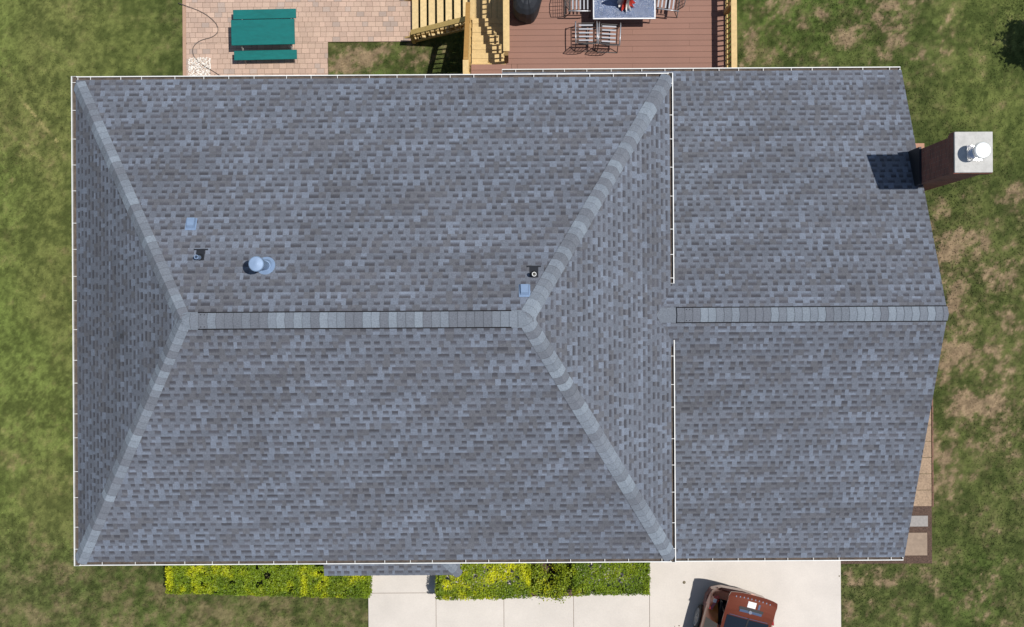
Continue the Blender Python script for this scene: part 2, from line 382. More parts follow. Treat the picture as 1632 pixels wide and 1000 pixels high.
# pale concrete walk and drive
def slabs(name, xs, ys, z, parent=None):
    mb = MB(); g = 0.006
    for i in range(len(xs) - 1):
        for j in range(len(ys) - 1):
            mb.box(xs[i] + g, xs[i + 1] - g, ys[j] + g, ys[j + 1] - g, -0.06, z)
    return setting(mb.build(name, M['concrete'], bevel=0.004))
jx = [at(p, 970)[0] for p in (587, 695, 803, 914, 1035)]
yj = at(640, 945)[1]
slabs('front_path', [jx[0], jx[1]], [-9.55, yj, -4.95], 0.035)
slabs('front_walk', jx[1:], [-9.55, -5.0], 0.035)
slabs('driveway', [jx[4], DX1], [-40, -30, -22, -14.8, -5.45], 0.040)
mb = MB(); mb.box(WX0 + 0.02, DX1 - 0.02, -9.5, -5.0, -0.05, 0.026); setting(mb.build('joint_dirt', M['joint']))

# side path: tan flagstones, mulch and two slabs beside the gable end
mb = MB(); yb = at(1470, 897)[1]; ym = at(1470, 808)[1]; ytp = at(1480, 640)[1]
mb.box(9.0, at(1485, 850)[0], yb - .02, ym + 0.02, -0.03, 0.012); mb.box(DX1 + .01, 9.0, at(1400, 900)[1], -5.2, -0.03, 0.010); setting(mb.build('mulch_bed', M['mulch']))
mb = MB(); xr = at(1484, 720)[0]; y = ym + 0.02
while y < 0.5: mb.box(9.0, xr, y, y + 0.44, -0.03, 0.02); y += 0.45
setting(mb.build('side_path', M['slabtan'], bevel=0.006))
mb = MB(); y = ym
while y < 0.2: mb.box(xr + 0.01, SIDEX1, y, y + 0.19, -0.03, 0.04 + random.uniform(-.01, .01), jit((0.20, 0.11, 0.075), 0.25)); y += 0.2
setting(mb.build('brick_edging', M['paver'], bevel=0.008))
for (a, b, c, d, m, lb) in ((1440, 1478, 822, 839, 'slabgrey', 'small pale grey stepping slab in the mulch beside the gable end'),
                        (1438, 1477, 849, 885, 'slabbrown', 'larger brownish stepping slab in the mulch near the house corner')):
    mb = MB(); x0, y1 = at(a, c); x1, y0 = at(b, d); mb.box(x0, x1, y0, y1, 0.0, 0.05)
    tag(mb.build('stepping_slab', M[m], bevel=0.006), lb, 'paving slab')
mb = MB(); x0, y1 = at(1440, 229); x1, y0 = at(1476, 315); mb.box(9.6, at(1473, 260)[0], y0, y1, -0.03, 0.02, (0.42, 0.23, 0.15))
setting(mb.build('brick_apron', M['paver']))

# ------------------------------------------------------------------ the house
house = thing('house', 'large house with a blue grey shingled hip roof and a lower gabled wing', 'house', (0, 0, 0))
PITCH = 0.509
ME, MYC, MYH = 7.75, -0.105, 5.125           # main eave height, centre y, half depth
MX0, MX1 = -9.25, 3.37; MR = ME + MYH * PITCH
RX0, RX1 = -6.30, 0.27                     # ridge ends
WE, WYC, WYH = 5.10, -0.055, 5.715; WR = WE + WYH * PITCH; WX1 = 9.18
EXPO = 0.143
LIGHT = (0.167, 0.191, 0.237); MID = (0.137, 0.151, 0.182); BRN = (0.117, 0.121, 0.137); DARK = (0.076, 0.077, 0.091)
def shingles(mb, O, U, V, N, vlen, umin, umax, seed):
    """one roof slope, course by course: raised random-width tabs with dark bands between them"""
    rd = random.Random(seed); O, U, V, N = map(Vector, (O, U, V, N)); rows = int(math.ceil(vlen / EXPO))
    for i in range(rows):
        v0 = i * EXPO; v1 = min(v0 + EXPO, vlen); lo0, hi0, lo1, hi1 = umin(v0), umax(v0), umin(v1), umax(v1)
        u = min(lo0, lo1) - rd.uniform(0, 0.4); end = max(hi0, hi1); tab = rd.random() < 0.5
        rowk = rd.uniform(0.93, 1.07)
        def quad(a, b, va, vb, za, zb, col, butt=0.0):
            # the slope edges are straight lines: clip the segment to them at each height
            fa = (va - v0) / EXPO; fb = (vb - v0) / EXPO; L = lambda f: lo0 + (lo1 - lo0) * f; Hh = lambda f: hi0 + (hi1 - hi0) * f
            aa, ba = max(a, L(fa)), min(b, Hh(fa)); ab, bb = max(a, L(fb)), min(b, Hh(fb))
            if ba - aa < 1e-3 and bb - ab < 1e-3: return
            if ba < aa: ba = aa = (aa + ba) / 2
            if bb < ab: bb = ab = (ab + bb) / 2
            P = lambda uu, vv, zz: O + U * uu + V * vv + N * zz
            mb.face((P(aa, va, za), P(ba, va, za), P(bb, vb, zb), P(ab, vb, zb)), col)
            if butt:
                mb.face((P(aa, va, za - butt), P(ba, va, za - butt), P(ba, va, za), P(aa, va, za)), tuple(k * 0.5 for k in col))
        while u < end:
            w_ = rd.uniform(0.06, 0.15) if tab else rd.choice((rd.uniform(0.07, 0.12), rd.uniform(0.08, 0.14), rd.uniform(0.09, 0.14), rd.uniform(0.10, 0.22)))
            a, b = u, min(u + w_, end + 0.05)
            # tones drift over a metre or so and jump from tab to tab, as bundles are mixed
            uu_, vv_ = u * (.7 if seed in (3, 4) else 1.3) + seed * 9.7, (i * EXPO) * 1.9 + seed * 3.1
            fld = math.sin(uu_ + 1.7 * math.sin(vv_ * .9 + seed)) * math.sin(vv_ * 1.3 + 1.3 * math.sin(uu_ * .8)) * .22 + rd.uniform(-.36, .36) + (0 if seed in (3, 4) else .22) * math.sin((u * .55 + (1 if seed in (1, 5, 6) else -1) * i * EXPO * 1.25) * 7.0 + 1.2 * math.sin(u * 1.1 + i * .3))
            c = LIGHT if fld > .24 else (MID if fld > -.24 else BRN)
            if not tab and c is LIGHT and rd.random() < .6: c = MID
            k = rd.uniform(0.94, 1.06) * rowk
            if seed == 3: k *= 1 - .5 * math.exp(-((u + .46) / .16) ** 2 - ((i * EXPO - 1.67) / .18) ** 2)
            c = tuple(q * k for q in c)
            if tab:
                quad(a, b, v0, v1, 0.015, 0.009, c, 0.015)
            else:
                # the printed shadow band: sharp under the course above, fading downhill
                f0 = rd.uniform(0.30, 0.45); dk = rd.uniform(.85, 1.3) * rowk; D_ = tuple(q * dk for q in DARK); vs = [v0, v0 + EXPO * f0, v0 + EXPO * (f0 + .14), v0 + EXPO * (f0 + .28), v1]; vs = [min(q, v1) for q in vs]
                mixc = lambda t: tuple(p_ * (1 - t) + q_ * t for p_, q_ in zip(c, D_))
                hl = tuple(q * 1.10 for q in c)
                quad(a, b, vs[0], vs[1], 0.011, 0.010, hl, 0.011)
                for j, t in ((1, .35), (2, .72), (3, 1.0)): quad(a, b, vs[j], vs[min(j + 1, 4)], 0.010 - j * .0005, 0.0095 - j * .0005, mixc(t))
            u += w_; tab = not tab

def slope_frame(P0, U, inward, tan):
    V = (Vector(inward) + Vector((0, 0, tan))).normalized(); U = Vector(U); N = U.cross(V)
    if N.z < 0: N = -N
    return V, N
# main roof
yN, yS = MYC + MYH, MYC - MYH
slant = math.sqrt(1 + PITCH ** 2)
tl = (MR - ME) / (RX0 - MX0); tr = (MR - ME) / (MX1 - RX1)
mb = MB(); vl = MYH * slant
V, N = slope_frame(None, (1, 0, 0), (0, -1, 0), PITCH)
shingles(mb, (0, yN, ME), (1, 0, 0), V, N, vl, lambda v: MX0 + (RX0 - MX0) * min(v / vl, 1), lambda v: MX1 + (RX1 - MX1) * min(v / vl, 1), 1)
V, N = slope_frame(None, (1, 0, 0), (0, 1, 0), PITCH)
shingles(mb, (0, yS, ME), (1, 0, 0), V, N, vl, lambda v: MX0 + (RX0 - MX0) * min(v / vl, 1), lambda v: MX1 + (RX1 - MX1) * min(v / vl, 1), 2)
vL = (RX0 - MX0) * math.sqrt(1 + tl ** 2); V, N = slope_frame(None, (0, 1, 0), (1, 0, 0), tl)
shingles(mb, (MX0, 0, ME), (0, 1, 0), V, N, vL, lambda v: yS + MYH * min(v / vL, 1), lambda v: yN - MYH * min(v / vL, 1), 3)
vR = (MX1 - RX1) * math.sqrt(1 + tr ** 2); V, N = slope_frame(None, (0, 1, 0), (-1, 0, 0), tr)
shingles(mb, (MX1, 0, ME), (0, 1, 0), V, N, vR, lambda v: yS + MYH * min(v / vR, 1), lambda v: yN - MYH * min(v / vR, 1), 4)
A = [(MX0, yS, ME), (MX1, yS, ME), (MX1, yN, ME), (MX0, yN, ME)]; r0, r1 = (RX0, MYC, MR), (RX1, MYC, MR)
for f in ((A[0], A[1], r1, r0), (A[2], A[3], r0, r1), (A[3], A[0], r0), (A[1], A[2], r1)): mb.face([(p[0], p[1], p[2] - 0.004) for p in f], DARK)
main_roof = mb.build('roof', M['shingle'], house); main_roof['label'] = 'blue grey shingled hip roof over the main block'
# wing roof, with the lower strip that runs on behind the main block
wN, wS = WYC + WYH, WYC - WYH; vw = WYH * slant; LX = at(800, 108, WE)[0]
mb = MB(); V, N = slope_frame(None, (1, 0, 0), (0, -1, 0), PITCH)
shingles(mb, (0, wN, WE), (1, 0, 0), V, N, vw, lambda v: 2.6, lambda v: WX1, 5)
vp = 0.95 * slant; shingles(mb, (0, wN, WE), (1, 0, 0), V, N, vp, lambda v: LX, lambda v: 2.6, 6)
V, N = slope_frame(None, (1, 0, 0), (0, 1, 0), PITCH)
shingles(mb, (0, wS, WE), (1, 0, 0), V, N, vw, lambda v: 2.6, lambda v: WX1, 7)
T_ = 0.10
for sgn, ye in ((1, wN), (-1, wS)):
    a, b, c, d = (2.6, ye, WE), (WX1, ye, WE), (WX1, WYC, WR), (2.6, WYC, WR)
    mb.face([(p[0], p[1], p[2] - 0.004) for p in (a, b, c, d)], DARK); mb.face([(p[0], p[1], p[2] - T_) for p in (a, b, c, d)], DARK)
mb.face([(LX, wN, WE - .004), (2.6, wN, WE - .004), (2.6, wN - .95, WE + .95 * PITCH - .004), (LX, wN - .95, WE + .95 * PITCH - .004)], DARK)
wing_roof = mb.build('roof', M['shingle'], house); wing_roof['label'] = 'blue grey shingled gable roof over the lower wing'
# porch roof
PZ = 2.3; px0 = at(517, 917, PZ)[0]; px1 = at(733, 917, PZ)[0]; py0 = at(620, 917, PZ)[1]; pl = 4.95 + py0 * -1 - 9.9
run = (-4.93) - py0; pt = 0.36; sl = math.sqrt(1 + pt * pt); hr = run
mb = MB(); V, N = slope_frame(None, (1, 0, 0), (0, 1, 0), pt)
shingles(mb, (0, py0, PZ), (1, 0, 0), V, N, run * sl, lambda v: px0, lambda v: px1 - v / sl, 8)
V, N = slope_frame(None, (0, 1, 0), (-1, 0, 0), pt)
shingles(mb, (px1, 0, PZ), (0, 1, 0), V, N, run * sl, lambda v: py0 + v / sl, lambda v: -4.93, 9)
mb.face([(px0, py0, PZ - .004), (px1, py0, PZ - .004), (px1 - run, -4.93, PZ + run * pt - .004), (px0, -4.93, PZ + run * pt - .004)], DARK)
mb.face([(px1, py0, PZ - .004), (px1, -4.93, PZ - .004), (px1 - run, -4.93, PZ + run * pt - .004)], DARK)
porch_roof = mb.build('roof', M['shingle'], house); porch_roof['label'] = 'narrow shingled porch roof below the front eave'

# hip caps and ridge vents
CAPC = ((0.222, 0.256, 0.298), (0.172, 0.192, 0.224), (0.150, 0.163, 0.190), (0.193, 0.220, 0.258))
def hipcap(p0, p1, nA, nB, parent, e=0.165, hw=0.155, seed=1, skip=0.0):
    rd = random.Random(seed); p0, p1 = Vector(p0), Vector(p1); d = (p1 - p0); L = d.length; d.normalize()
    nA, nB = Vector(nA).normalized(), Vector(nB).normalized()
    sA = d.cross(nA).normalized(); sB = d.cross(nB).normalized()
    up = (nA + nB).normalized()
    if sA.dot(nB) > 0: sA = -sA
    if sB.dot(nA) > 0: sB = -sB
    mb = MB(); t = skip; cur = 0
    while t < L:
        t2 = min(t + e + 0.02, L); c = jit(rd.choices(CAPC, (2, 3, 3, 3))[0], 0.06)
        h0, h1 = 0.042, 0.026
        a0, a1 = p0 + d * t + up * h0, p0 + d * t2 + up * h1
        for s_, n_ in ((sA, nA), (sB, nB)):
            m0 = p0 + d * t + s_ * hw * 0.4 + n_ * (h0 - 0.006); m1 = p0 + d * t2 + s_ * hw * 0.4 + n_ * (h1 - 0.004)
            e0 = p0 + d * (t + 0.03) + s_ * hw + n_ * 0.030; e1 = p0 + d * t2 + s_ * hw + n_ * 0.020
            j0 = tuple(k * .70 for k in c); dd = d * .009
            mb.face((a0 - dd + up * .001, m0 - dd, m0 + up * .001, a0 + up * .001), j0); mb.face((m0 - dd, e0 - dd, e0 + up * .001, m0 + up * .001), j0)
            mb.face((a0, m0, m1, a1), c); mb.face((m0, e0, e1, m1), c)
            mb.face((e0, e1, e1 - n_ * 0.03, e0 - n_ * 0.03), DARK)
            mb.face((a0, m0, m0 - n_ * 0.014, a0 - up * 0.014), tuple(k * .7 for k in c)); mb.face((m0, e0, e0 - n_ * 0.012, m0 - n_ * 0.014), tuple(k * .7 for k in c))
        t += e
    return mb.build('hip_cap', M['shingle'], parent)
nS = (0, -PITCH, 1); nN = (0, PITCH, 1); nL = (-tl, 0, 1); nR = (tr, 0, 1)
hipcap(A[3], r0, nN, nL, main_roof, seed=1, hw=.165, skip=.1); hipcap(A[0], r0, nS, nL, main_roof, seed=2, hw=.165)
hipcap(A[2], r1, nN, nR, main_roof, seed=3, hw=.165); hipcap(A[1], r1, nS, nR, main_roof, seed=4, hw=.165)
hipcap((px1, py0, PZ), (px1 - run, -4.93, PZ + run * pt), (0, -pt, 1), (pt, 0, 1), porch_roof, seed=5, hw=.12)
def ridgevent(x0, x1, y, z, parent, seed, hw=0.150, e=0.165):
    rd = random.Random(seed); mb = MB(); t = x0; drop = hw * PITCH; H0 = 0.055
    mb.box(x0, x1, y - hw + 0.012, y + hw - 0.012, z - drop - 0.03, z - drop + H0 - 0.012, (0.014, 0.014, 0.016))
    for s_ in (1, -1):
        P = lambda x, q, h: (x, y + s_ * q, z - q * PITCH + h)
        mb.face((P(x0 - .01, hw - .01, .024), P(x1, hw - .01, .024), P(x1, hw + .022, .024), P(x0 - .01, hw + .022, .024)), (0.012, 0.012, 0.014))  # black strip on the shingles, painting the shadow gap along each vent edge
    while t < x1:
        t2 = min(t + e, x1); c = jit(rd.choices(CAPC, (2, 3, 3, 3))[0], 0.05); k = len(mb.v)
        for s_ in (1, -1):
            P = lambda x, q, h: (x, y + s_ * q, z - q * PITCH + h)
            j0 = tuple(k_ * .62 for k_ in c); mb.face((P(t - .004, 0, H0 + .0015), P(t + .005, 0, H0 + .0015), P(t + .005, hw, H0 + .0005), P(t - .004, hw, H0 + .0005)), j0)
            mb.face((P(t, 0, H0), P(t2, 0, H0 - .004), P(t2, hw * .5, H0 - .006), P(t, hw * .5, H0)), c)
            mb.face((P(t, hw * .5, H0), P(t2, hw * .5, H0 - .006), P(t2, hw, H0 - .008), P(t, hw, H0 - .002)), c)
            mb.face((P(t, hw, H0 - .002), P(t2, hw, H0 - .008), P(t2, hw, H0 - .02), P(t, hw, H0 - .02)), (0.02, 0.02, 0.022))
        t = t2
    for nx_ in (x0 + 0.20, x0 + 0.27):
        for s_ in (1, -1):
            q = hw * .78; mb.box(nx_ - .008, nx_ + .008, y + s_ * q - .008, y + s_ * q + .008, z - q * PITCH + H0 - .01, z - q * PITCH + H0 + .004, (0.01, 0.01, 0.012))
    mb.face([(x0, y - hw, z - drop - .02), (x0, y + hw, z - drop - .02), (x0, y + hw, z - drop + H0), (x0, y, z + H0), (x0, y - hw, z - drop + H0)], (0.04, 0.04, 0.045))
    return mb.build('ridge_vent', M['shingle'], parent)
xl = (303 - 816) * (H - MR) / F
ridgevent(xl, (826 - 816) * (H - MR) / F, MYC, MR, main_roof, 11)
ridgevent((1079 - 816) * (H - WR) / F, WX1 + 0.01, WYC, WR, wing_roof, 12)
# flat cap pieces where ridge and hips meet and where the wing ridge dies into the hip slope
def flatcap(name, pts, col, parent):
    mb = MB(); mb.face(pts, col); k = [(p[0], p[1], p[2] - .03) for p in pts]
    n_ = len(pts)
    for i in range(n_): mb.face((pts[i], pts[(i + 1) % n_], k[(i + 1) % n_], k[i]), DARK)
    return mb.build(name, M['shingle'], parent)
def ridge_end(xc, s, parent):
    q = 0.17; z = MR + 0.045
    mb = MB(); c = CAPC[3]
    P = [(xc - s * .28, MYC, z), (xc - s * .28, MYC + q, z - q * PITCH), (xc + s * .02, MYC + q, z - q * PITCH - .02), (xc + s * .20, MYC + .07, z - .19), (xc + s * .20, MYC - .07, z - .19), (xc + s * .02, MYC - q, z - q * PITCH - .02), (xc - s * .28, MYC - q, z - q * PITCH)]
    ap = (xc, MYC, z + .004)
    for i in range(1, 6): mb.face((ap, P[i], P[i + 1]), jit(c, .05))
    mb.face((ap, P[0], P[1]), c); mb.face((ap, P[6], P[0]), c)
    for i in range(1, 6): mb.face((P[i], P[i + 1], tuple(np.array(P[i + 1]) - (0, 0, .05)), tuple(np.array(P[i]) - (0, 0, .05))), DARK)
    mb.build('ridge_end_cap', M['shingle'], parent)
ridge_end(RX0, -1, main_roof); ridge_end(RX1, 1, main_roof)
mb = MB(); x0_, x1_ = 3.02, 3.46; q = .16
for s_ in (1, -1):
    mb.face(((x0_, WYC, WR + .03), (x1_, WYC, WR + .03), (x1_, WYC + s_ * q, WR - q * PITCH + .025), (x0_ + .1, WYC + s_ * q, WR - q * PITCH + .025)), CAPC[1])
mb.build('ridge_end_cap', M['shingle'], wing_roof)

# gutters
def gutter(p0, p1, out, caps=(True, True), step=0.59, w_=0.100, ph=0.0, innerlip=True):
    p0, p1, out = Vector(p0), Vector(p1), Vector(out).normalized(); d = (p1 - p0); L = d.length; d.normalize()
    T = Matrix((d, out, Vector((0, 0, 1)))).transposed().to_4x4(); T.translation = p0
    mb = MB()
    mb.box(0, L, w_ - 0.004, w_ + 0.016, -0.02, -0.002, T=T)              # outer lip
    mb.box(0, L, w_ + 0.002, w_ + 0.010, -0.10, -0.02, T=T)               # front
    mb.box(0, L, -0.03, w_ + 0.002, -0.11, -0.10, T=T)                    # bottom
    if innerlip: mb.box(0, L, 0.002, 0.010, -0.10, -0.022, T=T)
    for c_, a, b in ((caps[0], 0.0, 0.006), (caps[1], L - 0.006, L)):
        if c_: mb.box(a, b, 0.0, w_ - 0.004, -0.10, -0.003, T=T)
    t = ph + step * 0.5
    while t < L: 
        tt = t + random.uniform(-.09, .09); mb.box(tt - .0055, tt + .0055, -0.02, w_ - 0.004, -0.012, -0.002, T=T); t += step
    g = mb.build('gutter', M['white'], house)
    m2 = MB(); m2.box(0.01, L - 0.01, 0.010, w_ + 0.001, -0.099, -0.075, T=T); m2.build('silt', M['debris'], g)
    return g
gutter((MX0, yN - .03, ME), (MX1, yN - .03, ME), (0, 1, 0), (False, False))
gutter((MX1, yS + .03, ME), (MX0, yS + .03, ME), (0, -1, 0), (False, False))
gutter((MX0 + .03, yS - .09, ME), (MX0 + .03, yN + .09, ME), (-1, 0, 0), w_=.125)
gy = [at(1075, p, ME)[1] for p in (452, 541)]
gutter((MX1 - .025, yN + .09, ME), (MX1 - .025, gy[0], ME), (1, 0, 0)); gutter((MX1 - .025, gy[1], ME), (MX1 - .025, yS - .09, ME), (1, 0, 0))
gutter((LX, wN - .03, WE), (WX1 - .02, wN - .03, WE), (0, 1, 0)); gutter((WX1 - .02, wS + .03, WE), (3.2, wS + .03, WE), (0, -1, 0))
# soffits and fascia, rake boards
mb = MB()
mb.box(MX0 + .04, MX1 - .04, yS + .04, yN - .04, ME - .17, ME - .05)
mb.build('soffit', M['soffit'], house)
mb = MB()
mb.box(LX + .02, WX1 - .02, 5.4, wN - .035, WE - .17, WE - .05); mb.build('soffit', M['soffit'], house); mb = MB(); mb.box(3.2, WX1 - .02, wS + .035, -5.4, WE - .17, WE - .05)
mb.build('soffit', M['soffit'], house)
mb = MB()
for ye in (wN, wS): mb = MB(); mb.beam((WX1 - .03, ye, WE - .085), (WX1 - .03, WYC, WR - .085), .03, .15); mb.build('rake_board', M['trim'], house)
# walls
mb = MB(); mb.box(-8.95, 3.05, -4.93, 4.72, -0.1, ME - .17); mb.build('wall', M['siding'], house)
mb = MB(); mb.box(3.05, 8.88, -5.38, 5.30, -0.1, WE - .17)
for x in (8.88,):
    mb.face(((x, -5.38, WE - .17), (x, 5.30, WE - .17), (x, WYC, WR - .25)))
mb.build('wall', M['brick'], house)
mb = MB(); mb.box(-0.1, 3.05, 4.72, 5.30, -0.1, WE - .17); mb.build('wall', M['siding'], house)
mb = MB(); mb.box(-9.0, 3.1, -4.98, 4.77, -0.1, 2.4); mb.build('brick_skirt', M['brick'], house)
def opening(name, x0, x1, y, z0, z1, s, glass=True):
    mb = MB(); mb.box(x0 - .06, x1 + .06, min(y, y + s * .05), max(y, y + s * .05), z0 - .06, z1 + .06); f = mb.build(name, M['trim'], house)
    mb = MB(); mb.box(x0, x1, min(y + s * .052, y + s * .06), max(y + s * .052, y + s * .06), z0, z1); mb.build('pane' if glass else 'panel', M['winglass' if glass else 'trim'], f)
for a in (-8, -5.6): opening('window', a, a + 1.1, -4.93, 5.0, 6.4, -1); opening('window', a, a + 1.1, 4.72, 5.0, 6.4, 1)
opening('window', .3, 1.6, -4.93, 4.6, 6.2, -1); opening('garage_door', 4.2, 8.6, -5.38, 0.1, 2.3, -1, False)
opening('door', -3.6, -2.6, -4.98, 0.2, 2.2, -1, False); opening('sliding_door', .9, 2.7, 5.30, 2.85, 4.8, 1)

# chimney
CZ = H - 24.4
cx0, cy1 = at(1521, 210, CZ); cx1, cy0 = at(1583, 276, CZ)
mb = MB(); mb.box(9.03, cx1 - .05, cy0 + .03, cy1 - .06, -0.1, CZ - .42); mb.box(9.0, cx1 - .02, cy0 + .015, cy1 - .03, CZ - .42, CZ - .30)
mb.box(cx0 + .0, cx1, cy0, cy1, CZ - .30, CZ - .06); mb.box(9.06, 9.9, 2.5, 4.3, -0.1, 1.7)
chim = mb.build('chimney', M['brick'], house)
mb = MB(); mb.box(cx0 + .004, cx1 - .004, cy0 + .012, cy1 - .004, CZ - .06, CZ); mb.build('crown', M['cement'], chim, bevel=.012)
fx, fy = at(1568, 239, CZ + .52)
mb = MB(); mb.box(fx - .155, fx + .155, fy - .155, fy + .155, CZ, CZ + .035); mb.lathe((fx, fy, CZ + .035), [(.10, 0), (.095, .33)], 20)
mb.build('flue', M['steel'], chim, bevel=.004)
mb = MB(); mb.lathe((fx, fy, CZ + .36), [(.165, 0), (.17, .02), (.17, .11), (.15, .135), (.06, .155), (.02, .16)], 28); mb.build('flue_cap', M['whitecap'], chim, smooth=False)
mb = MB(); mb.box(8.98, 9.029, cy0 + .0, cy1 - .02, 6.0, 6.9); mb.build('flashing', M['rubber'], chim)

# roof vents: helper gives the roof point under a photo pixel
def roofpt(px, py, north=True):
    z = MR
    for _ in range(12):
        x, y = at(px, py, z); z = MR - abs(y - MYC) * PITCH
    return x, y, z
SL = Matrix.Rotation(-math.atan(PITCH), 4, 'X')      # north slope falls toward +y
def onroof(x, y, z): T = Matrix.Translation((x, y, z)) @ SL; return T
def box_vent(px, py):
    x, y, z = roofpt(px, py); T = onroof(x, y, z + .018); mb = MB()
    mb.box(-.11, .11, -.135, .14, 0, .006, T=T)
    # a low hood, open on its downhill side
    pts = lambda q: [tuple(T @ Vector(p)) for p in q]
    a = [(-.085, -.10, .0), (.085, -.10, .0), (.10, .13, .0), (-.10, .13, .0)]; b = [(-.07, -.07, .075), (.07, -.07, .075), (.075, .105, .085), (-.075, .105, .085)]
    mb.face(pts(b)); 
    for i in range(4): mb.face(pts((a[i], a[(i + 1) % 4], b[(i + 1) % 4], b[i])))
    return mb.build('roof_vent', M['vent'], main_roof)
def pipe_vent(px, py, white):
    x, y, z = roofpt(px, py); T = onroof(x, y, z + .018); mb = MB()
    mb.box(-.085, .085, -.06, .17, 0, .006, T=T)  # flashing plate, coloured dark so it also stands for the pipe's shadow
    mb.box(-.14, .14, .168, .195, 0, .010, T=T)  # dark bar painting the shadow gap at the downhill flashing edge
    mb.lathe((x, y, z - .05), [(.085, 0), (.075, .06), (.055, .10), (.05, .14)], 20)
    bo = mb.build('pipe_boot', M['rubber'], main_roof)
    mb = MB(); n = 18; k0 = []
    mb.lathe((x, y, z), [(.043, 0), (.043, .30), (.040, .30), (.032, .30), (.032, .12)], n); mb.build('pipe', M['vent' if not white else 'white'], bo)
    return bo
v1 = box_vent(305, 358); v2 = box_vent(836, 464); pipe_vent(319, 411, False); pipe_vent(851, 438, True)
x, y, z = roofpt(424, 424); T = onroof(x, y, z + .016); mb = MB()
c_ = [tuple(T @ Vector((.185 * math.cos(t), .20 * math.sin(t), .006))) for t in np.linspace(0, 2 * math.pi, 28, endpoint=False)]
mb.face(c_); mb.lathe((x, y, z - .06), [(.13, 0), (.125, .08), (.10, .13)], 24)
fl = mb.build('flue_flashing', M['vent'], main_roof)
mb = MB(); mb.lathe((x, y, z), [(.088, 0), (.088, .80)], 24); mb.build('flue', M['vent'], fl)
mb = MB(); mb.lathe((x, y, z + .78), [(.14, 0), (.145, .02), (.145, .14), (.13, .155), (.02, .165)], 28); mb.build('flue_cap', M['vent'], fl)

# ------------------------------------------------------------------ shrubs and the tree out of frame
GREENS = ((0.078, 0.128, 0.006), (0.125, 0.185, 0.006), (0.195, 0.245, 0.006), (0.44, 0.45, 0.006), (0.035, 0.070, 0.006))
def leaves(name, pos, nrm, cols, size, parent):
    n = len(pos); a = RNG.normal(size=(n, 3)); t = np.cross(nrm, a); t /= np.linalg.norm(t, axis=1)[:, None] + 1e-9; b = np.cross(nrm, t)
    s = (RNG.uniform(0.6, 1.2, n) * size)[:, None]
    P = [pos - t * s, pos - b * s * .5, pos + t * s, pos + b * s * .5]
    v = np.stack(P, 1).reshape(-1, 3); f = np.arange(4 * n).reshape(-1, 4)
    return arrmesh(name, v, f, cols, M['leaf'], parent)
def hedge(x0, x1, y0f, y1, h, label, yellow, n, seed, holes=(), rough=.05, topdark=()):
    """y0f: front edge as a function of x"""
    rg = np.random.default_rng(seed); t = thing('hedge', label, 'hedge', ((x0 + x1) / 2, (y1 + y0f((x0 + x1) / 2)) / 2, 0), 0, 'clipped yellow green hedges along the front wall')
    ox, oy = t.location.x, t.location.y
    m = int(n * 3.2); x = rg.uniform(x0 - .05, x1 + .05, m); y = rg.uniform(0, 1, m); yf = y0f(x); y = yf - .04 + (y1 - yf) * y
    z = h * np.sqrt(rg.uniform(0.0, 1, m)); ht = h * (0.90 + 0.20 * vnoise(x, y, 1.6, seed, 3)) + rough * (vnoise(x, y, 7, seed + 3, 2) - .5) * 2
    inx = np.minimum(x - x0, x1 - x); iny = y - yf; edge = np.minimum(inx, iny)
    round_ = np.clip(edge / .12, -1, 1); top = ht - .07 * (1 - round_) ** 2
    bump = .05 * (vnoise(x * 1, y + z, 5, seed + 9, 2) - .5)
    shell = (z > top - .16) | (edge + bump < .14)
    ok = (z < top) & shell & (edge + bump > 0)
    for (hx, hy, hr) in holes: ok &= ~(((x - hx) ** 2 + (y - hy) ** 2 < (hr * (0.6 + .8 * vnoise(x, y, 6, 77, 2))) ** 2) & (z > h * .25))
    gap = vnoise(x, y, 8, seed + 30, 2); ok &= ~((gap > .74) & (z > top - .2))
    x, y, z, e = x[ok], y[ok], z[ok], edge[ok]
    if len(x) > n: i = rg.choice(len(x), n, replace=False); x, y, z, e = x[i], y[i], z[i], e[i]
    k = len(x); nr = rg.normal(size=(k, 3)) * .55 + np.array([0, 0, 1]); sd = e < .1; nr[sd] += np.array([0, -.6, -.3]); nr /= np.linalg.norm(nr, axis=1)[:, None]
    yel = vnoise(x, y, 1.3, seed + 5, 3, .7) * .72 + vnoise(x, y, 7, seed + 6, 2) * .28; drk = vnoise(x, y, 2.6, seed + 7, 3)
    pal = np.array(GREENS); c = pal[1] * (1 - sstep(.35, .6, yel)[:, None]) + pal[2] * sstep(.35, .6, yel)[:, None]
    ky = (sstep(.50, .72, yel) * yellow)[:, None]; c = c * (1 - ky) + pal[3] * ky
    kd = sstep(.52, .72, drk)[:, None] * .8; c = c * (1 - kd) + pal[0] * kd
    c *= rg.uniform(.70, 1.34, (k, 1)) * 1.12
    leaves('foliage', np.stack([x - ox, y - oy, z], -1), nr, c, .032, t)
    mb = MB(); r = random.Random(seed)
    for i in range(int((x1 - x0) * 9)):
        bx = r.uniform(x0 + .1, x1 - .1); by = r.uniform(float(y0f(bx)) + .15, y1 - .1)
        tx, ty = bx + r.uniform(-.15, .15), by + r.uniform(-.15, .15)
        mb.tube([(bx - ox, by - oy, -.05), ((bx + tx) / 2 - ox, (by + ty) / 2 - oy, h * .45), (tx - ox, ty - oy, h * .86)], [.014, .009, .003], 5)
    mb.tube([(x0 + .05 - ox, -.0, -.06), (x1 - .05 - ox, 0, -.06)], .02, 5); mb.build('branches', M['wood'], t); return t
hz = 1.0
lx0, lx1 = at(262, 925, hz)[0], at(588, 930, hz)[0]; ya, yb_ = at(262, 948, hz)[1], at(588, 956, hz)[1]
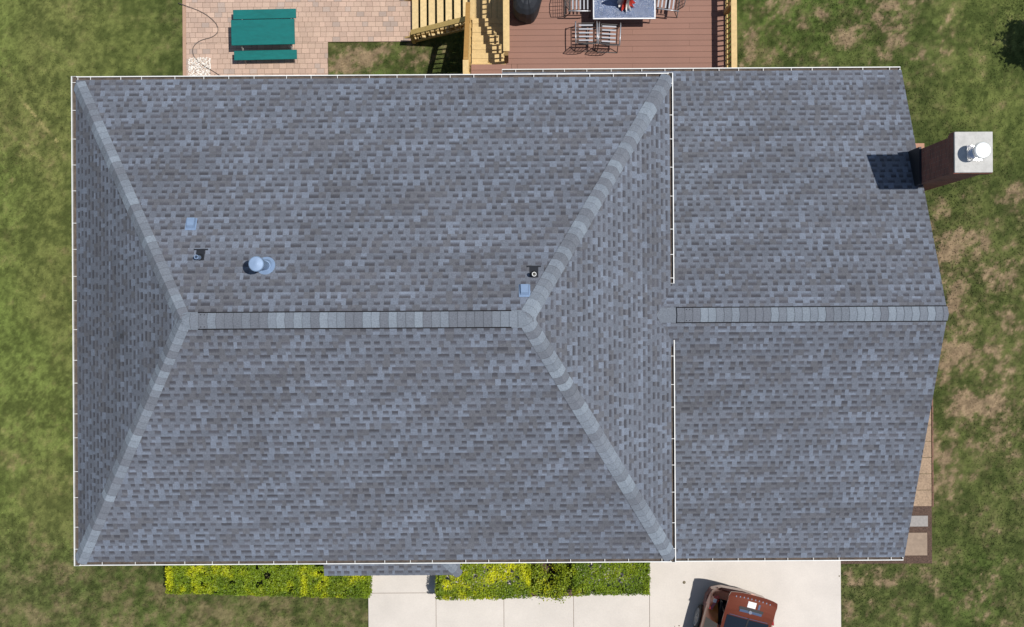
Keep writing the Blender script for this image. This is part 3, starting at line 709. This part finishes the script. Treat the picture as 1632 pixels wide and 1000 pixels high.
hedge(lx0, lx1, lambda x: ya + (yb_ - ya) * (x - lx0) / (lx1 - lx0), -5.25, hz, 'long clipped yellow green hedge left of the concrete path', .85, 60000, 41, [(at(425, 920, hz)[0], at(425, 918, hz)[1], .09)])
m0, m1 = at(693, 930, hz)[0], at(846, 930, hz)[0]; yc = at(700, 958, hz)[1]
hedge(m0, m1, lambda x: yc + 0 * x + .05 * sstep(m0 + 1.6, m1, x), -5.25, hz, 'yellow green clipped hedge between the path and the bare gap in the planting', 1.0, 30000, 42, [(at(812, 925, hz)[0], at(812, 930, hz)[1], .07)], .08)
n0, n1 = at(912, 930, hz)[0], at(1037, 930, hz)[0]; yd = at(980, 951, hz)[1]
hedge(n0, n1, lambda x: yd + 0 * x, -5.25, hz, 'dense dark green end of the front hedge beside the driveway', .45, 25000, 43, [(at(992, 917, hz)[0], at(992, 917, hz)[1], .06)], .06)
# loose scraggly shrubs filling the gap
def shrub(px, py, r, h, label, seed, n, yel=.3, cat='shrub'):
    rg = np.random.default_rng(seed); cx, cy = at(px, py, h * .7); t = thing('shrub', label, cat, (cx, cy, 0), 0, 'loose shrubs in the gap of the front hedge')
    k = 26; ang = rg.uniform(0, 6.28, k); rr = np.sqrt(rg.uniform(0, 1, k)) * r * .8; bc = np.stack([rr * np.cos(ang), rr * np.sin(ang), rg.uniform(.35, .9, k) * h], -1)
    i = rg.integers(0, k, n); p = bc[i] + rg.normal(size=(n, 3)) * np.array([.07, .07, .06]); nr = rg.normal(size=(n, 3)) * .6 + [0, 0, 1]; nr /= np.linalg.norm(nr, axis=1)[:, None]
    tone = rg.random(k)[i]; pal = np.array(GREENS); c = pal[1] * (1 - tone[:, None]) + pal[2] * tone[:, None]; c = np.where((tone < yel)[:, None], pal[3] * .8, c) * rg.uniform(.6, 1.35, (n, 1))
    leaves('foliage', p, nr, c, .034, t); mb = MB()
    for q in bc: mb.tube([(0, 0, -.05), tuple(q * [.5, .5, .5]), tuple(q)], [.014, .009, .004], 5)
    mb.lathe((0, 0, -.08), [(.05, 0), (.05, .07)], 8)
    mb.build('branches', M['wood'], t); return t
shrub(858, 915, .30, .75, 'sparse green shrub with bare brown stems near the eave', 51, 700, .15)
shrub(862, 938, .32, .55, 'low loose shrub spilling onto the concrete walk', 52, 900, .3)
shrub(896, 915, .36, .95, 'fuller leafy shrub joining the dark green hedge end', 53, 1900, .15)
shrub(893, 940, .30, .6, 'small ragged green shrub at the edge of the walk', 54, 900, .15)
mb = MB(); x0, y0 = at(843, 950); mb.box(x0, at(920, 950)[0], at(880, 950)[1], -5.2, 0.0, .055)
setting(mb.build('planting_bed', M['mulch']))

def tree(x, y, h, r, label, seed, n=7000):
    rg = np.random.default_rng(seed); rd = random.Random(seed); t = thing('tree', label, 'tree', (x, y, 0)); mb = MB()
    mb.tube([(0, 0, -.2), (.05, 0, h * .3), (-.05, .05, h * .62), (0, 0, h * .85)], [.14, .11, .07, .03], 10)
    k = 34; bc = []
    for i in range(k):
        d = Vector((rd.gauss(0, 1), rd.gauss(0, 1), rd.gauss(0, .8))).normalized() * rd.uniform(.35, 1); p = (d.x * r, d.y * r, h * .68 + d.z * h * .28); bc.append(p)
        mb.tube([(0, 0, h * rd.uniform(.3, .6)), (p[0] * .5, p[1] * .5, p[2] * .95), p], [.05, .03, .01], 6)
    mb.build('trunk', M['wood'], t); bc = np.array(bc); i = rg.integers(0, k, n); p = bc[i] + rg.normal(size=(n, 3)) * r * .16
    nr = rg.normal(size=(n, 3)) + [0, 0, .6]; nr /= np.linalg.norm(nr, axis=1)[:, None]
    c = np.array([.045, .085, .015]) * (rg.uniform(.5, 1.6, (k, 1))[i]) * rg.uniform(.7, 1.3, (n, 1)); leaves('crown', p, nr, c, .07, t)
gx, gyy = at(1640, 66)
tree(gx + .345 * 3.4 + .12, gyy + .12, 5.0, .78, 'leafy young tree standing beyond the right edge of the lawn', 61)

# ------------------------------------------------------------------ picnic table
ptx, pty = at(419, 51.5, .74)
pic = thing('picnic_table', 'teal painted picnic table with two fixed benches on the brick patio', 'picnic table', (ptx, pty, .03), R(.9))
mb = MB(); hw_, hd = .86, .345
for j in range(1): mb.box(-hw_, hw_, -hd, hd, .67, .72)
mb.build('tabletop', M['teal'], pic, bevel=.012)
for s_ in (1, -1):
    mb = MB(); mb.box(-.86, .86, s_ * .56 - .13, s_ * .56 + .13, .40, .44); b = mb.build('bench', M['teal'], pic, bevel=.010)
for xx in (-.62, .72):
    mb = MB(); mb.tube([(xx, -.66, .385), (xx, .66, .385)], .018); 
    for s_ in (1, -1): mb.tube([(xx, s_ * .25, .66), (xx, s_ * .72, -.03)], .02)
    mb.build('leg_frame', M['tube'], pic)

# black hose on the patio
pts = [(284, 5), (300, 11), (318, 18), (333, 27), (344, 38), (347.5, 47), (345, 54), (336, 60), (322, 64), (312, 70), (307, 79), (309, 90), (316, 98), (326, 106), (338, 113), (349, 120), (356, 126)]
P = [Vector((*at(a, b, .05), .045)) for a, b in pts]; sm = []
for i in range(len(P) - 1):
    a, b, c, d = P[max(i - 1, 0)], P[i], P[i + 1], P[min(i + 2, len(P) - 1)]
    for t in (0, .25, .5, .75): sm.append(.5 * ((2 * b) + (c - a) * t + (2 * a - 5 * b + 4 * c - d) * t * t + (3 * b - a - 3 * c + d) * t ** 3))
mb = MB(); mb.tube(sm, .011, 6); tag(mb.build('garden_hose', M['cable'], smooth=True), 'thin black hose winding across the left of the brick patio', 'hose')

# ------------------------------------------------------------------ deck
DZ = 2.8; DY1 = 10.2
LUM = (0.62, 0.44, 0.20); LUM2 = (0.56, 0.38, 0.15); ORG = (0.40, 0.22, 0.06)
deck = thing('deck', 'raised deck of reddish brown boards with a yellow lumber railing', 'deck', (2.3, 7.5, 0))
deck.location = (0, 0, 0)
mb = MB(); y = 5.32; e = .145
while y < DY1:
    x0 = -1.0 if y + e < 6.36 else -.10
    seam = (1.9, 3.1, 4.55)[int((y * 7) % 3)]
    base = (0.262, 0.132, 0.094)
    if x0 < -.5:
        mb.box(x0, .02, y + .003, y + e - .003, DZ - .028, DZ, jit(base, .07)); mb.box(.027, .17, y + .003, y + e - .003, DZ - .028, DZ, jit(base, .07)); xs = .176
    else: xs = x0
    mb.box(xs, seam, y + .003, y + e - .003, DZ - .028, DZ, jit(base, .06)); mb.box(seam + .003, 5.47, y + .003, y + e - .003, DZ - .028, DZ, jit(base, .06)); y += e
mb.build('decking', M['composite'], deck)
mb = MB()
mb.box(-1.0, 5.48, 5.32, 5.36, DZ - .27, DZ - .03, LUM2); mb.box(5.44, 5.48, 5.36, DY1, DZ - .27, DZ - .03, LUM2); mb.box(-.10, -.06, 6.40, DY1, DZ - .27, DZ - .03, LUM2)
mb.box(-1.0, -.96, 5.36, 6.36, DZ - .27, DZ - .03, LUM2); mb.box(-.96, -.10, 6.32, 6.36, DZ - .27, DZ - .03, LUM2); mb.box(-.06, 5.44, DY1 - .04, DY1, DZ - .27, DZ - .03, LUM2)
x = .3
while x < 5.4: mb.box(x, x + .04, 5.36, DY1 - .04, DZ - .25, DZ - .035, LUM2); x += .4
mb.build('joists', M['lumber'], deck)
post_mesh = None
for (x, y) in ((-.9, 6.2), (.0, 6.5), (.0, 10.0), (2.6, 10.0), (5.3, 10.0), (5.3, 6.6)):
    mb = MB(); mb.box(x - .07, x + .07, y - .07, y + .07, -.1, DZ - .27, LUM2); mb.build('post', M['lumber'], deck)
RZ = DZ + .95
def baluster_row(par, fn, n, hgt, m=M['lumber'], wd=.034):
    mb = MB(); mb.box(-wd / 2, wd / 2, -wd / 2, wd / 2, 0, hgt, LUM2); proto = mb.build('baluster', m, par); proto.location = fn(0)
    for i in range(1, n): link_copy(proto, par, fn(i))
def rail(x, y0, y1, capx0, capx1, par, bx, step=.128, col=LUM):
    mb = MB(); mb.box(capx0, capx1, y0, y1, RZ - .035, RZ, col); mb.box(bx - .045, bx - .017, y0, y1, RZ - .125, RZ - .035, LUM2); mb.box(bx - .045, bx - .017, y0, y1, DZ + .07, DZ + .16, LUM2)
    r = mb.build('railing', M['lumber'], par); n = int((y1 - y0 - .1) / step); baluster_row(r, lambda i: Vector((bx, y0 + .08 + i * step, DZ + .03)), n, .87 )
    return r
rail(5.5, 5.42, DY1, 5.44, 5.58, deck, 5.515)
for y in (5.6, 7.6, 9.6):
    mb = MB(); mb.box(5.42, 5.50, y - .045, y + .045, DZ - .03, RZ - .036, LUM2); mb.build('railing_post', M['lumber'], deck)
rail(-.1, 6.46, DY1, -.175, -.02, deck, -.125)
mb = MB(); mb.box(-.15, -.05, 6.36, 6.455, DZ - .25, RZ - .04, (0.22, .13, .04)); mb.build('railing_post', M['lumber'], deck)
# level rail at the head of the stairs on the left
mb = MB(); xr0 = at(737.7, 104, RZ)[0]; xr1 = at(746.5, 104, RZ)[0]
mb.box(xr0, xr1, 5.36, 6.25, RZ - .035, RZ, LUM); mb.box(-1.05, -1.02, 5.36, 6.25, RZ - .125, RZ - .035, LUM2); mb.box(-1.05, -1.02, 5.36, 6.25, DZ + .07, DZ + .16, LUM2); mb.box(xr0 + .01, -1.021, 5.37, 5.45, DZ - .2, RZ - .034, LUM2); mb.box(xr0 + .01, -1.021, 6.10, 6.18, DZ - .2, RZ - .034, LUM2)
r = mb.build('railing', M['lumber'], deck); baluster_row(r, lambda i: Vector((-1.075, 5.42 + i * .128, DZ - .2)), 7, 1.06)

# ------------------------------------------------------------------ stairs
st = thing('staircase', 'yellow lumber stairs turning at a landing down to the patio', 'stairs', (0, 0, 0))
rise = .19; run_ = .268
for i in range(5):
    mb = MB(); y0 = 6.37 + i * run_; z = DZ - rise * (i + 1)
    mb.box(-.99, -.11, y0, y0 + run_ / 2 + .012, z - .035, z, jit(LUM, .06)); mb.box(-.99, -.11, y0 + run_ / 2 + .018, y0 + run_ + .025, z - .035, z, jit(LUM, .06)); mb.build('tread', M['lumber'], st)
LZ = DZ - rise * 6; LY0 = 6.37 + 5 * run_
mb = MB(); x = -1.06
while x < -.12: mb.box(x, min(x + .137, -.11), LY0 + .03, 8.75, LZ - .035, LZ, jit(LUM, .07)); x += .144
mb.build('landing', M['lumber'], st)
mb = MB()
for x in (-1.035, -.55): mb.beam((x, 6.36, DZ - .25), (x, LY0 + .1, LZ - .16), .04, .24, LUM2)
mb.box(-1.06, -1.02, LY0 + .1, 8.75, LZ - .22, LZ - .036, LUM2); mb.box(-1.02, -.11, LY0 + .06, LY0 + .1, LZ - .22, LZ - .036, LUM2)
for y in (7.66, 8.7): mb.beam((-1.08, y, LZ - .16), (-2.85, y, -.05), .04, .24, LUM2)
mb.build('stringer', M['lumber'], st)
for (x, y) in ((-1.0, 7.8), (-.2, 7.8), (-1.0, 8.65), (-.2, 8.65)):
    mb = MB(); mb.box(x - .045, x + .045, y - .045, y + .045, -.1, LZ - .036, LUM2); mb.build('post', M['lumber'], st)
lr = LZ / 8; tx0 = at(752, 15, LZ)[0]; tx1 = at(657, 40, .2)[0]; lrun = (tx0 - tx1) / 7.0
for i in range(7):
    mb = MB(); z = LZ - lr * (i + 1); x1 = tx0 - lrun * i; mb.box(x1 - lrun, x1 - lrun + .178, 7.56, 8.78, z - .038, z, jit((0.66, 0.50, 0.25), .06)); mb.build('tread', M['lumber'], st)
# sloping left rail of the upper flight
rx_ = (xr0 + xr1) / 2
mb = MB(); mb.beam((rx_, 6.25, RZ - .03), (rx_ + .03, 7.95, LZ + .95), .115, .04, ORG); mb.beam((-1.06, 6.3, DZ - .02), (-1.06, 7.8, LZ + .05), .03, .09, LUM2)
mb.beam((-1.06, 6.3, RZ - .1), (-1.04, 7.8, LZ + .95), .03, .09, LUM2)
mb.box(-1.14, -1.05, 6.22, 6.31, DZ - .3, RZ - .04, LUM2); mb.box(-1.14, -1.05, 7.6, 7.69, LZ - .3, LZ + 1.0, LUM2)
r = mb.build('railing', M['lumber'], st)
sl_ = (LZ + .95 - RZ) / 1.6
baluster_row(r, lambda i: Vector((-1.085, 6.40 + i * .128, DZ - .10 + (i * .128 + .1) * sl_)), 10, 1.0)
# front rail of the lower flight
mb = MB(); ry = 7.56; zl, zr = LZ * 0 + .98, LZ + .93; xa, xb = at(655, 50, 1.1)[0], -1.08
mb.beam((xb, ry, zr), (xa, ry, zl + .08), .13, .04, (0.54, 0.38, 0.13)); mb.beam((xb, ry - .03, zr - .08), (xa, ry - .03, zl), .03, .09, LUM2); mb.beam((xb, ry - .03, LZ + .0), (xa, ry - .03, .10), .03, .12, LUM2)
mb.box(xa - .05, xa + .04, ry - .07, ry + .02, 0, zl + .02, LUM2)
r = mb.build('railing', M['lumber'], st); nb = 11
baluster_row(r, lambda i: Vector((xb - .12 - i * .135, ry - .01, LZ - .02 + (zl + .08 - zr) / (xb - xa) * (.12 + i * .135))), nb, .93)
mb = MB(); mb.beam((xb, 8.8, zr), (xa, 8.8, zl + .08), .13, .04, LUM); mb.box(xa - .05, xa + .04, 8.72, 8.81, 0, zl + .06, LUM2); mb.build('railing', M['lumber'], st)

# ------------------------------------------------------------------ covered grill
gx0, gy0 = at(845, 5, DZ + 1.0)
gr = thing('covered_grill', 'barbecue under a black fitted cover on the deck beside the stair railing', 'grill', (gx0 - .03, gy0 + .33, DZ), R(-12))
gr.scale = (1.08, 1.3, 1.15)
rings = []
for z, a, b in ((0.03, .31, .46), (.3, .32, .47), (.62, .32, .48), (.86, .31, .47), (.98, .25, .40), (1.06, .15, .32), (1.08, .05, .15)):
    ring = []
    for j in range(36):
        t = 2 * math.pi * j / 36; c, s_ = math.cos(t), math.sin(t); k = (abs(c) ** 3.2 + abs(s_) ** 3.2) ** (-1 / 3.2)
        wob = 1 + .022 * math.sin(j * .7 + z * 2) * (1.1 - z * .6) + .012 * math.sin(j * 2.3)
        ring.append((a * c * k * wob, b * s_ * k * wob, z + .015 * math.sin(j * 1.7)))
    rings.append(ring)
mb = MB(); k = 0
for q in rings: mb.v.extend(q)
for i in range(len(rings) - 1):
    for j in range(36): j2 = (j + 1) % 36; mb.f.append((i * 36 + j, i * 36 + j2, (i + 1) * 36 + j2, (i + 1) * 36 + j)); mb.c.append((1, 1, 1))
mb.f.append(tuple(range((len(rings) - 1) * 36, len(rings) * 36))); mb.c.append((1, 1, 1))
mb.build('cover', M['fabric'], gr)
mb = MB()
for (a, b) in ((-.2, -.36), (.2, -.36), (-.2, .36), (.2, .36)): mb.lathe((a, b, 0), [(.035, 0), (.035, .05)], 12)
mb.build('castors', M['rubber'], gr)

# ------------------------------------------------------------------ patio table and chairs on the deck
TZ = .72; ta, tb = at(945, 31, DZ + TZ), at(1045, 31, DZ + TZ); tw = tb[0] - ta[0]; tcx = (ta[0] + tb[0]) / 2; tcy = ta[1] + .47
tab = thing('patio_table', 'rectangular glass topped patio table with an aluminium rim on the deck', 'table', (tcx, tcy, DZ), 0)
mb = MB(); mb.box(-tw / 2 + .03, tw / 2 - .03, -.44, .44, TZ - .012, TZ - .004); mb.build('glass_top', M['glass'], tab)
mb = MB()
for s_ in (1, -1): mb.box(-tw / 2, tw / 2, s_ * .455 - .018, s_ * .455 + .018, TZ - .03, TZ + .004); mb.box(s_ * (tw / 2 - .018) - .018, s_ * (tw / 2 - .018) + .018, -.437, .437, TZ - .03, TZ + .004)
mb.build('rim', M['alu'], tab, bevel=.005)
for a in (-1, 1):
    for b in (-1, 1): mb = MB(); mb.tube([(a * (tw / 2 - .12), b * .34, TZ - .03), (a * (tw / 2 - .07), b * .40, 0)], .018); mb.build('leg', M['alu'], tab)
pa = thing('parasol', 'closed red and white striped parasol standing through the patio table', 'parasol', (tcx + .02, tcy - .02, DZ))
mb = MB(); mb.tube([(0, 0, .02), (0, 0, 2.35)], .02); mb.build('pole', M['alu'], pa)
mb = MB(); mb.lathe((0, 0, 0), [(.22, 0), (.22, .04), (.05, .07), (.03, .2)], 20); mb.build('base', M['rubber'], pa)
mb = MB(); n = 24; prof = [(.17, .78), (.15, .86), (.11, 1.0), (.09, 1.5), (.06, 2.0), (.025, 2.3)]
for i in range(len(prof) - 1):
    for j in range(n):
        def q(i_, j_):
            r, z = prof[i_]; k_ = 1 + .35 * (-1) ** j_ if i_ < 3 else 1 + .15 * (-1) ** j_; t = 2 * math.pi * j_ / n
            off = -.07 if i_ == 0 else (-.04 if i_ == 1 else 0)
            return (r * k_ * math.cos(t) + (.03 if i_ == 0 else 0), r * k_ * math.sin(t) + off, z + (.04 * math.sin(j_ * 1.9) if i_ == 0 else 0))
        mb.face((q(i, j), q(i, (j + 1) % n), q(i + 1, (j + 1) % n), q(i + 1, j)), (0.62, .05, .03) if (j // 3) % 2 else (.8, .78, .74))
mb.build('canopy', M['red'], pa)

def make_chair(loc, rz, label):
    c = thing('patio_chair', label, 'chair', loc, rz, 'slatted metal chairs around the patio table')
    mb = MB()
    for s_ in (-1, 1): mb.tube([(s_ * .20, -.24, .43), (s_ * .20, .25, .43)], .012, 6)
    for y in (-.24, .25): mb.tube([(-.20, y, .43), (.20, y, .43)], .012, 6)
    f = mb.build('seat_frame', M['chairmetal'], c)
    proto = None
    for i in range(5):
        if proto is None:
            mb = MB(); mb.box(-.175, .175, -.020, .020, 0, .010); proto = mb.build('slat', M['slat'], f, bevel=.003); proto.location = (0, -.18, .435)
        else: link_copy(proto, f, (0, -.18 + i * .094, .435))
    mb = MB()
    for s_ in (-1, 1): mb.tube([(s_ * .23, -.24, .42), (s_ * .23, -.31, .72), (s_ * .22, -.38, .98)], .011, 6)
    mb.tube([(-.22, -.38, .98), (-.1, -.40, 1.01), (.1, -.40, 1.01), (.22, -.38, .98)], .011, 6); mb.tube([(-.23, -.26, .50), (.23, -.26, .50)], .009, 6)
    for x in (-.14, -.05, .05, .14): mb.tube([(x, -.26, .50), (x, -.39, 1.0)], .006, 5)
    for k in range(1, 5): t = k / 5; mb.tube([(-.23, -.26 - .12 * t, .50 + .48 * t), (.23, -.26 - .12 * t, .50 + .48 * t)], .006, 5)
    mb.build('backrest', M['chairmetal'], c)
    for s_ in (-1, 1):
        mb = MB(); mb.tube([(s_ * .262, -.32, .66), (s_ * .267, -.1, .66), (s_ * .267, .18, .655), (s_ * .262, .25, .63)], .016, 8); mb.build('armrest', M['alu'], c, smooth=True)
        for ends in (((s_ * .262, .22, .64), (s_ * .255, .25, .43), (s_ * .26, .27, 0)), ((s_ * .24, -.24, .43), (s_ * .25, -.30, .2), (s_ * .26, -.36, 0))):
            mb = MB(); mb.tube(ends, .012, 6); mb.build('leg', M['chairmetal'], c)
        
    mb = MB(); mb.tube([(-.26, -.36, .01), (.26, -.36, .01)], .010, 6); mb.tube([(-.2, -.24, .43), (-.24, -.24, .43)], .010, 6); mb.tube([(.2, -.24, .43), (.24, -.24, .43)], .010, 6); mb.build('stretcher', M['chairmetal'], c)
    return c
def dup(root, loc, rz, label):
    r = root.copy(); COL.objects.link(r); r.location = loc; r.rotation_euler = (0, 0, rz); r['label'] = label
    for ch in list(root.children):
        c = link_copy(ch, r)
        for g in list(ch.children): link_copy(g, c)
    return r
c1 = make_chair((*at(934.5, 50, DZ + .64), DZ), R(0), 'left one of the two slatted metal chairs on the house side of the table')
dup(c1, (*at(971.5, 52, DZ + .64), DZ), R(-3), 'right one of the two slatted metal chairs on the house side of the table')
dup(c1, (*at(925, 1, DZ + .64), DZ), R(-90), 'metal chair at the left end of the glass table')
dup(c1, (*at(1064, -1, DZ + .64), DZ), R(82), 'metal chair turned slightly at the right end of the glass table')

# ------------------------------------------------------------------ car
car = thing('parked_car', 'copper red car with its rear hatch raised, parked on the concrete driveway', 'car', (6.22, -7.68, .04), R(-14.95))
def carbody():
    #  y, half width, sill z, belt z, roof half width, roof z, cabin?
    ST = [(0.02, .70, .42, .72, .60, .80), (-.05, .86, .36, .88, .70, .93), (-.18, .91, .32, .97, .72, 1.05), (-.45, .935, .30, 1.01, .66, 1.38), (-.75, .945, .28, 1.02, .635, 1.60), (-1.1, .945, .28, 1.02, .635, 1.66),
          (-1.8, .94, .28, 1.01, .64, 1.69), (-2.5, .94, .28, .99, .63, 1.67), (-3.0, .94, .28, .97, .60, 1.56), (-3.35, .94, .28, .96, .62, 1.28), (-3.62, .935, .28, .95, .66, 1.06), (-4.0, .92, .28, .90, .62, 1.0), (-4.4, .88, .28, .82, .55, .92), (-4.62, .78, .30, .70, .50, .78), (-4.74, .60, .34, .58, .40, .64)]
    body = MB(); glass = MB()
    rows = []
    for (y, w_, s_, b, rw, rz) in ST:
        rows.append([(w_ * .93, y, s_), (w_ * .99, y, s_ + .12), (w_, y, (s_ + b) / 2 + .03), (w_ * .985, y, b - .06), (w_ * .955, y, b), (rw + (w_ * .955 - rw) * .12, y, rz - (rz - b) * .10), (rw * .93, y, rz - .005), (rw * .55, y, rz + .018), (0, y, rz + .025)])
    for i in range(len(ST) - 1):
        for j in range(8):
            a, b, c, d = rows[i][j], rows[i][j + 1], rows[i + 1][j + 1], rows[i + 1][j]
            isg = (j == 4 and 4 <= i <= 8) or (j >= 5 and i in (7, 8, 9) and False)
            windscreen = j >= 5 and i in (8, 9)
            tgt = glass if (isg or windscreen) else body
            rear = j >= 5 and i in (2, 3)
            if rear: continue
            for s_ in (1, -1):
                q = [(s_ * p[0], p[1], p[2]) for p in (a, b, c, d)]
                tgt.face(q if s_ > 0 else q[::-1])
    for r_, i in ((rows[0], 0), (rows[-1], -1)):
        q = [(p[0], p[1], p[2]) for p in r_] + [(-p[0], p[1], p[2]) for p in reversed(r_[:-1])]; body.face(q)
    q = [(p[0], p[1], p[2]) for p in rows[0]]
    return body, glass
b, g = carbody()
bo = b.build('body', M['paint'], car, smooth=True)
wl = bo.modifiers.new('weld', 'WELD'); wl.merge_threshold = .001; ss = bo.modifiers.new('sub', 'SUBSURF'); ss.levels = 1; ss.render_levels = 1
g.build('side_glass', M['carglass'], car)
mb = MB(); mb.box(-.70, .70, -3.0, -.30, .86, .92); mb.box(-.62, .62, -1.0, -.12, .62, .66); mb.box(-.66, -.62, -1.0, -.2, .62, 1.3); mb.box(.62, .66, -1.0, -.2, .62, 1.3); mb.box(-.64, .64, -1.25, -1.2, .62, 1.55); mb.box(-.6, .6, -1.15, -1.02, .66, 1.2); mb.build('interior', M['dark'], car)
mb = MB()   # bumper with a stepped ledge
pr = [(-.93, -.55), (-.935, -.25), (-.86, -.06), (-.6, .06), (0, .10), (.6, .06), (.86, -.06), (.935, -.25), (.93, -.55)]
for i in range(len(pr) - 1):
    (xa_, ya_), (xb2, yb2) = pr[i], pr[i + 1]
    for (z0, z1) in ((.34, .66),):
        mb.face(((xa_, ya_, z0), (xb2, yb2, z0), (xb2, yb2, z1), (xa_, ya_, z1))); mb.face(((xa_, ya_, z1), (xb2, yb2, z1), (xb2 * .9, yb2 - .14, z1 + .03), (xa_ * .9, ya_ - .14, z1 + .03)))
mb.build('bumper', M['paint'], car, smooth=True)
# raised hatch
hz0, hz1, hy0, hy1 = 1.70, 1.99, -.86, .30
def hatchpt(u, v, off=0.0):
    y = hy0 + (hy1 - hy0) * v; z = hz0 + (hz1 - hz0) * v + .06 * math.sin(math.pi * min(v * 1.1, 1)) + off - .05 * abs(u) ** 2.5; wd = .60 + .045 * math.sin(v * 2.6) + .035 * max(0, 1 - abs(v - .93) / .06); 
    yy = y - .07 * abs(u) ** 3 * (v > .5); return (u * wd, yy, z)
def patch(u0, u1, v0, v1, off, m, name, par, n=12, th=.0, k=10):
    mb = MB()
    for i in range(n):
        for j in range(k):
            ua, ub = u0 + (u1 - u0) * i / n, u0 + (u1 - u0) * (i + 1) / n; va, vb = v0 + (v1 - v0) * j / k, v0 + (v1 - v0) * (j + 1) / k
            mb.face((hatchpt(ua, va, off), hatchpt(ub, va, off), hatchpt(ub, vb, off), hatchpt(ua, vb, off)))
            if th: mb.face((hatchpt(ua, va, off - th), hatchpt(ua, vb, off - th), hatchpt(ub, vb, off - th), hatchpt(ub, va, off - th)))
    if th:
        for i in range(n):
            ua, ub = u0 + (u1 - u0) * i / n, u0 + (u1 - u0) * (i + 1) / n
            for v in (v0, v1): mb.face((hatchpt(ua, v, off), hatchpt(ub, v, off), hatchpt(ub, v, off - th), hatchpt(ua, v, off - th)))
        for j in range(k):
            va, vb = v0 + (v1 - v0) * j / k, v0 + (v1 - v0) * (j + 1) / k
            for u in (u0, u1): mb.face((hatchpt(u, va, off), hatchpt(u, vb, off), hatchpt(u, vb, off - th), hatchpt(u, va, off - th)))
    o = mb.build(name, m, par, smooth=False); 
    wl = o.modifiers.new('weld', 'WELD'); wl.merge_threshold = .0005
    return o
ha = patch(-1, 1, 0, 1, 0, M['paint'], 'hatch', car, th=.055)
patch(-.88, .88, .06, .42, .010, M['carglass'], 'rear_window', ha)
patch(-.20, .14, .70, .84, .006, M['plate'], 'number_plate', ha, 4, 0, 3)
patch(-.50, .50, .625, .69, .006, M['plastic'], 'handle_recess', ha, 8, 0, 2)
patch(-.80, .80, .44, .452, .012, M['chrome'], 'window_trim', ha, 8, 0, 1)
patch(-.03, .03, .20, .46, .02, M['plastic'], 'wiper', ha, 2, .01, 4)
patch(.24, .32, .70, .82, .008, M['chrome'], 'side_mark', ha, 2, 0, 2)
patch(-.46, .46, .57, .625, .020, M['chrome'], 'chrome_bar', ha, 8, .015, 2)
mb = MB(); p = hatchpt(-.02, .60, .035); mb.lathe(p, [(.05, 0), (.045, .008)], 20); mb.build('badge', M['chrome'], ha)
mb = MB()
for i in range(10):
    u = -.72 + i * .155; p = hatchpt(u, .90, .004); mb.box(p[0] - .014, p[0] + .014, p[1] - .018, p[1] + .018, p[2] - .003, p[2] + .006)
mb.build('lettering', M['chrome'], ha)
for s_ in (-1, 1):
    mb = MB(); mb.tube([(s_ * .60, -.30, 1.05), (s_ * .58, -.45, 1.80)], .012, 8); mb.build('gas_strut', M['plastic'], car)
    mb = MB()
    for k_ in range(1): 
        q = [(s_ * .90, -.13, .80), (s_ * .955, -.42, .84), (s_ * .90, -.50, 1.13), (s_ * .79, -.22, 1.12)]
        mb.face(q); q2 = [(s_ * .74, -.04, .80), (s_ * .90, -.13, .80), (s_ * .79, -.22, 1.12), (s_ * .68, -.16, 1.10)]; mb.face(q2)
        mb.face([(s_ * .79, -.22, 1.12), (s_ * .90, -.50, 1.13), (s_ * .76, -.50, 1.16), (s_ * .68, -.2, 1.12)])
    tl_ = mb.build('tail_lamp', M['lamp'], car)
    mb = MB(); mb.box(s_ * .80 - .045, s_ * .80 + .045, -.30, -.20, 1.122, 1.15); mb.build('reversing_lens', M['plate'], tl_, bevel=.01)
    mb = MB(); mb.box(s_ * .60 - .015, s_ * .60 + .015, -3.0, -1.0, 1.70, 1.73); mb.build('roof_rail', M['plastic'], car, bevel=.006)
    mb = MB(); mb.box(min(s_ * .93, s_ * 1.10), max(s_ * .93, s_ * 1.10), -3.3, -3.18, 1.0, 1.14); mb.build('mirror', M['paint'], car, bevel=.03)
for y in (-.95, -3.75):
    for s_ in (-1, 1):
        mb = MB(); N_ = 28; T = Matrix.Translation((s_ * .885, y, .35)) @ Matrix.Rotation(R(90) * s_, 4, 'Y')
        m2 = MB(); m2.lathe((0, 0, -.11), [(.25, 0), (.34, .01), (.355, .04), (.355, .18), (.34, .21), (.25, .215)], N_); m2.v = [tuple(T @ Vector(p)) for p in m2.v]; wh = m2.build('wheel', M['tyre'], car)
        m2 = MB(); m2.lathe((0, 0, .10), [(.245, 0), (.245, .022), (.22, .016)], N_)
        m2.lathe((0, 0, .11), [(.05, 0), (.05, .03)], 12)
        for k_ in range(7):
            t = 2 * math.pi * k_ / 7; m2.beam((.04 * math.cos(t), .04 * math.sin(t), .13), (.23 * math.cos(t), .23 * math.sin(t), .125), .045, .02)
        m2.v = [tuple(T @ Vector(p)) for p in m2.v]; m2.build('rim', M['alu'], wh)

# a few leaves and spots on the concrete
for (a, b, r) in ((1090, 928, .045), (1337, 918, .02), (1082, 997, .02), (1075, 998, .012)):
    x, y = at(a, b); mb = MB(); k = 9
    mb.lathe((x, y, .04), [(r, 0), (r * .8, .012), (r * .3, .02)], k, (.16, .13, .08)); tag(mb.build('fallen_leaf', M['stone']), 'small dry leaf clump lying on the pale driveway', 'leaf', 'leaf clumps on the driveway')
print('objects', len(bpy.data.objects))
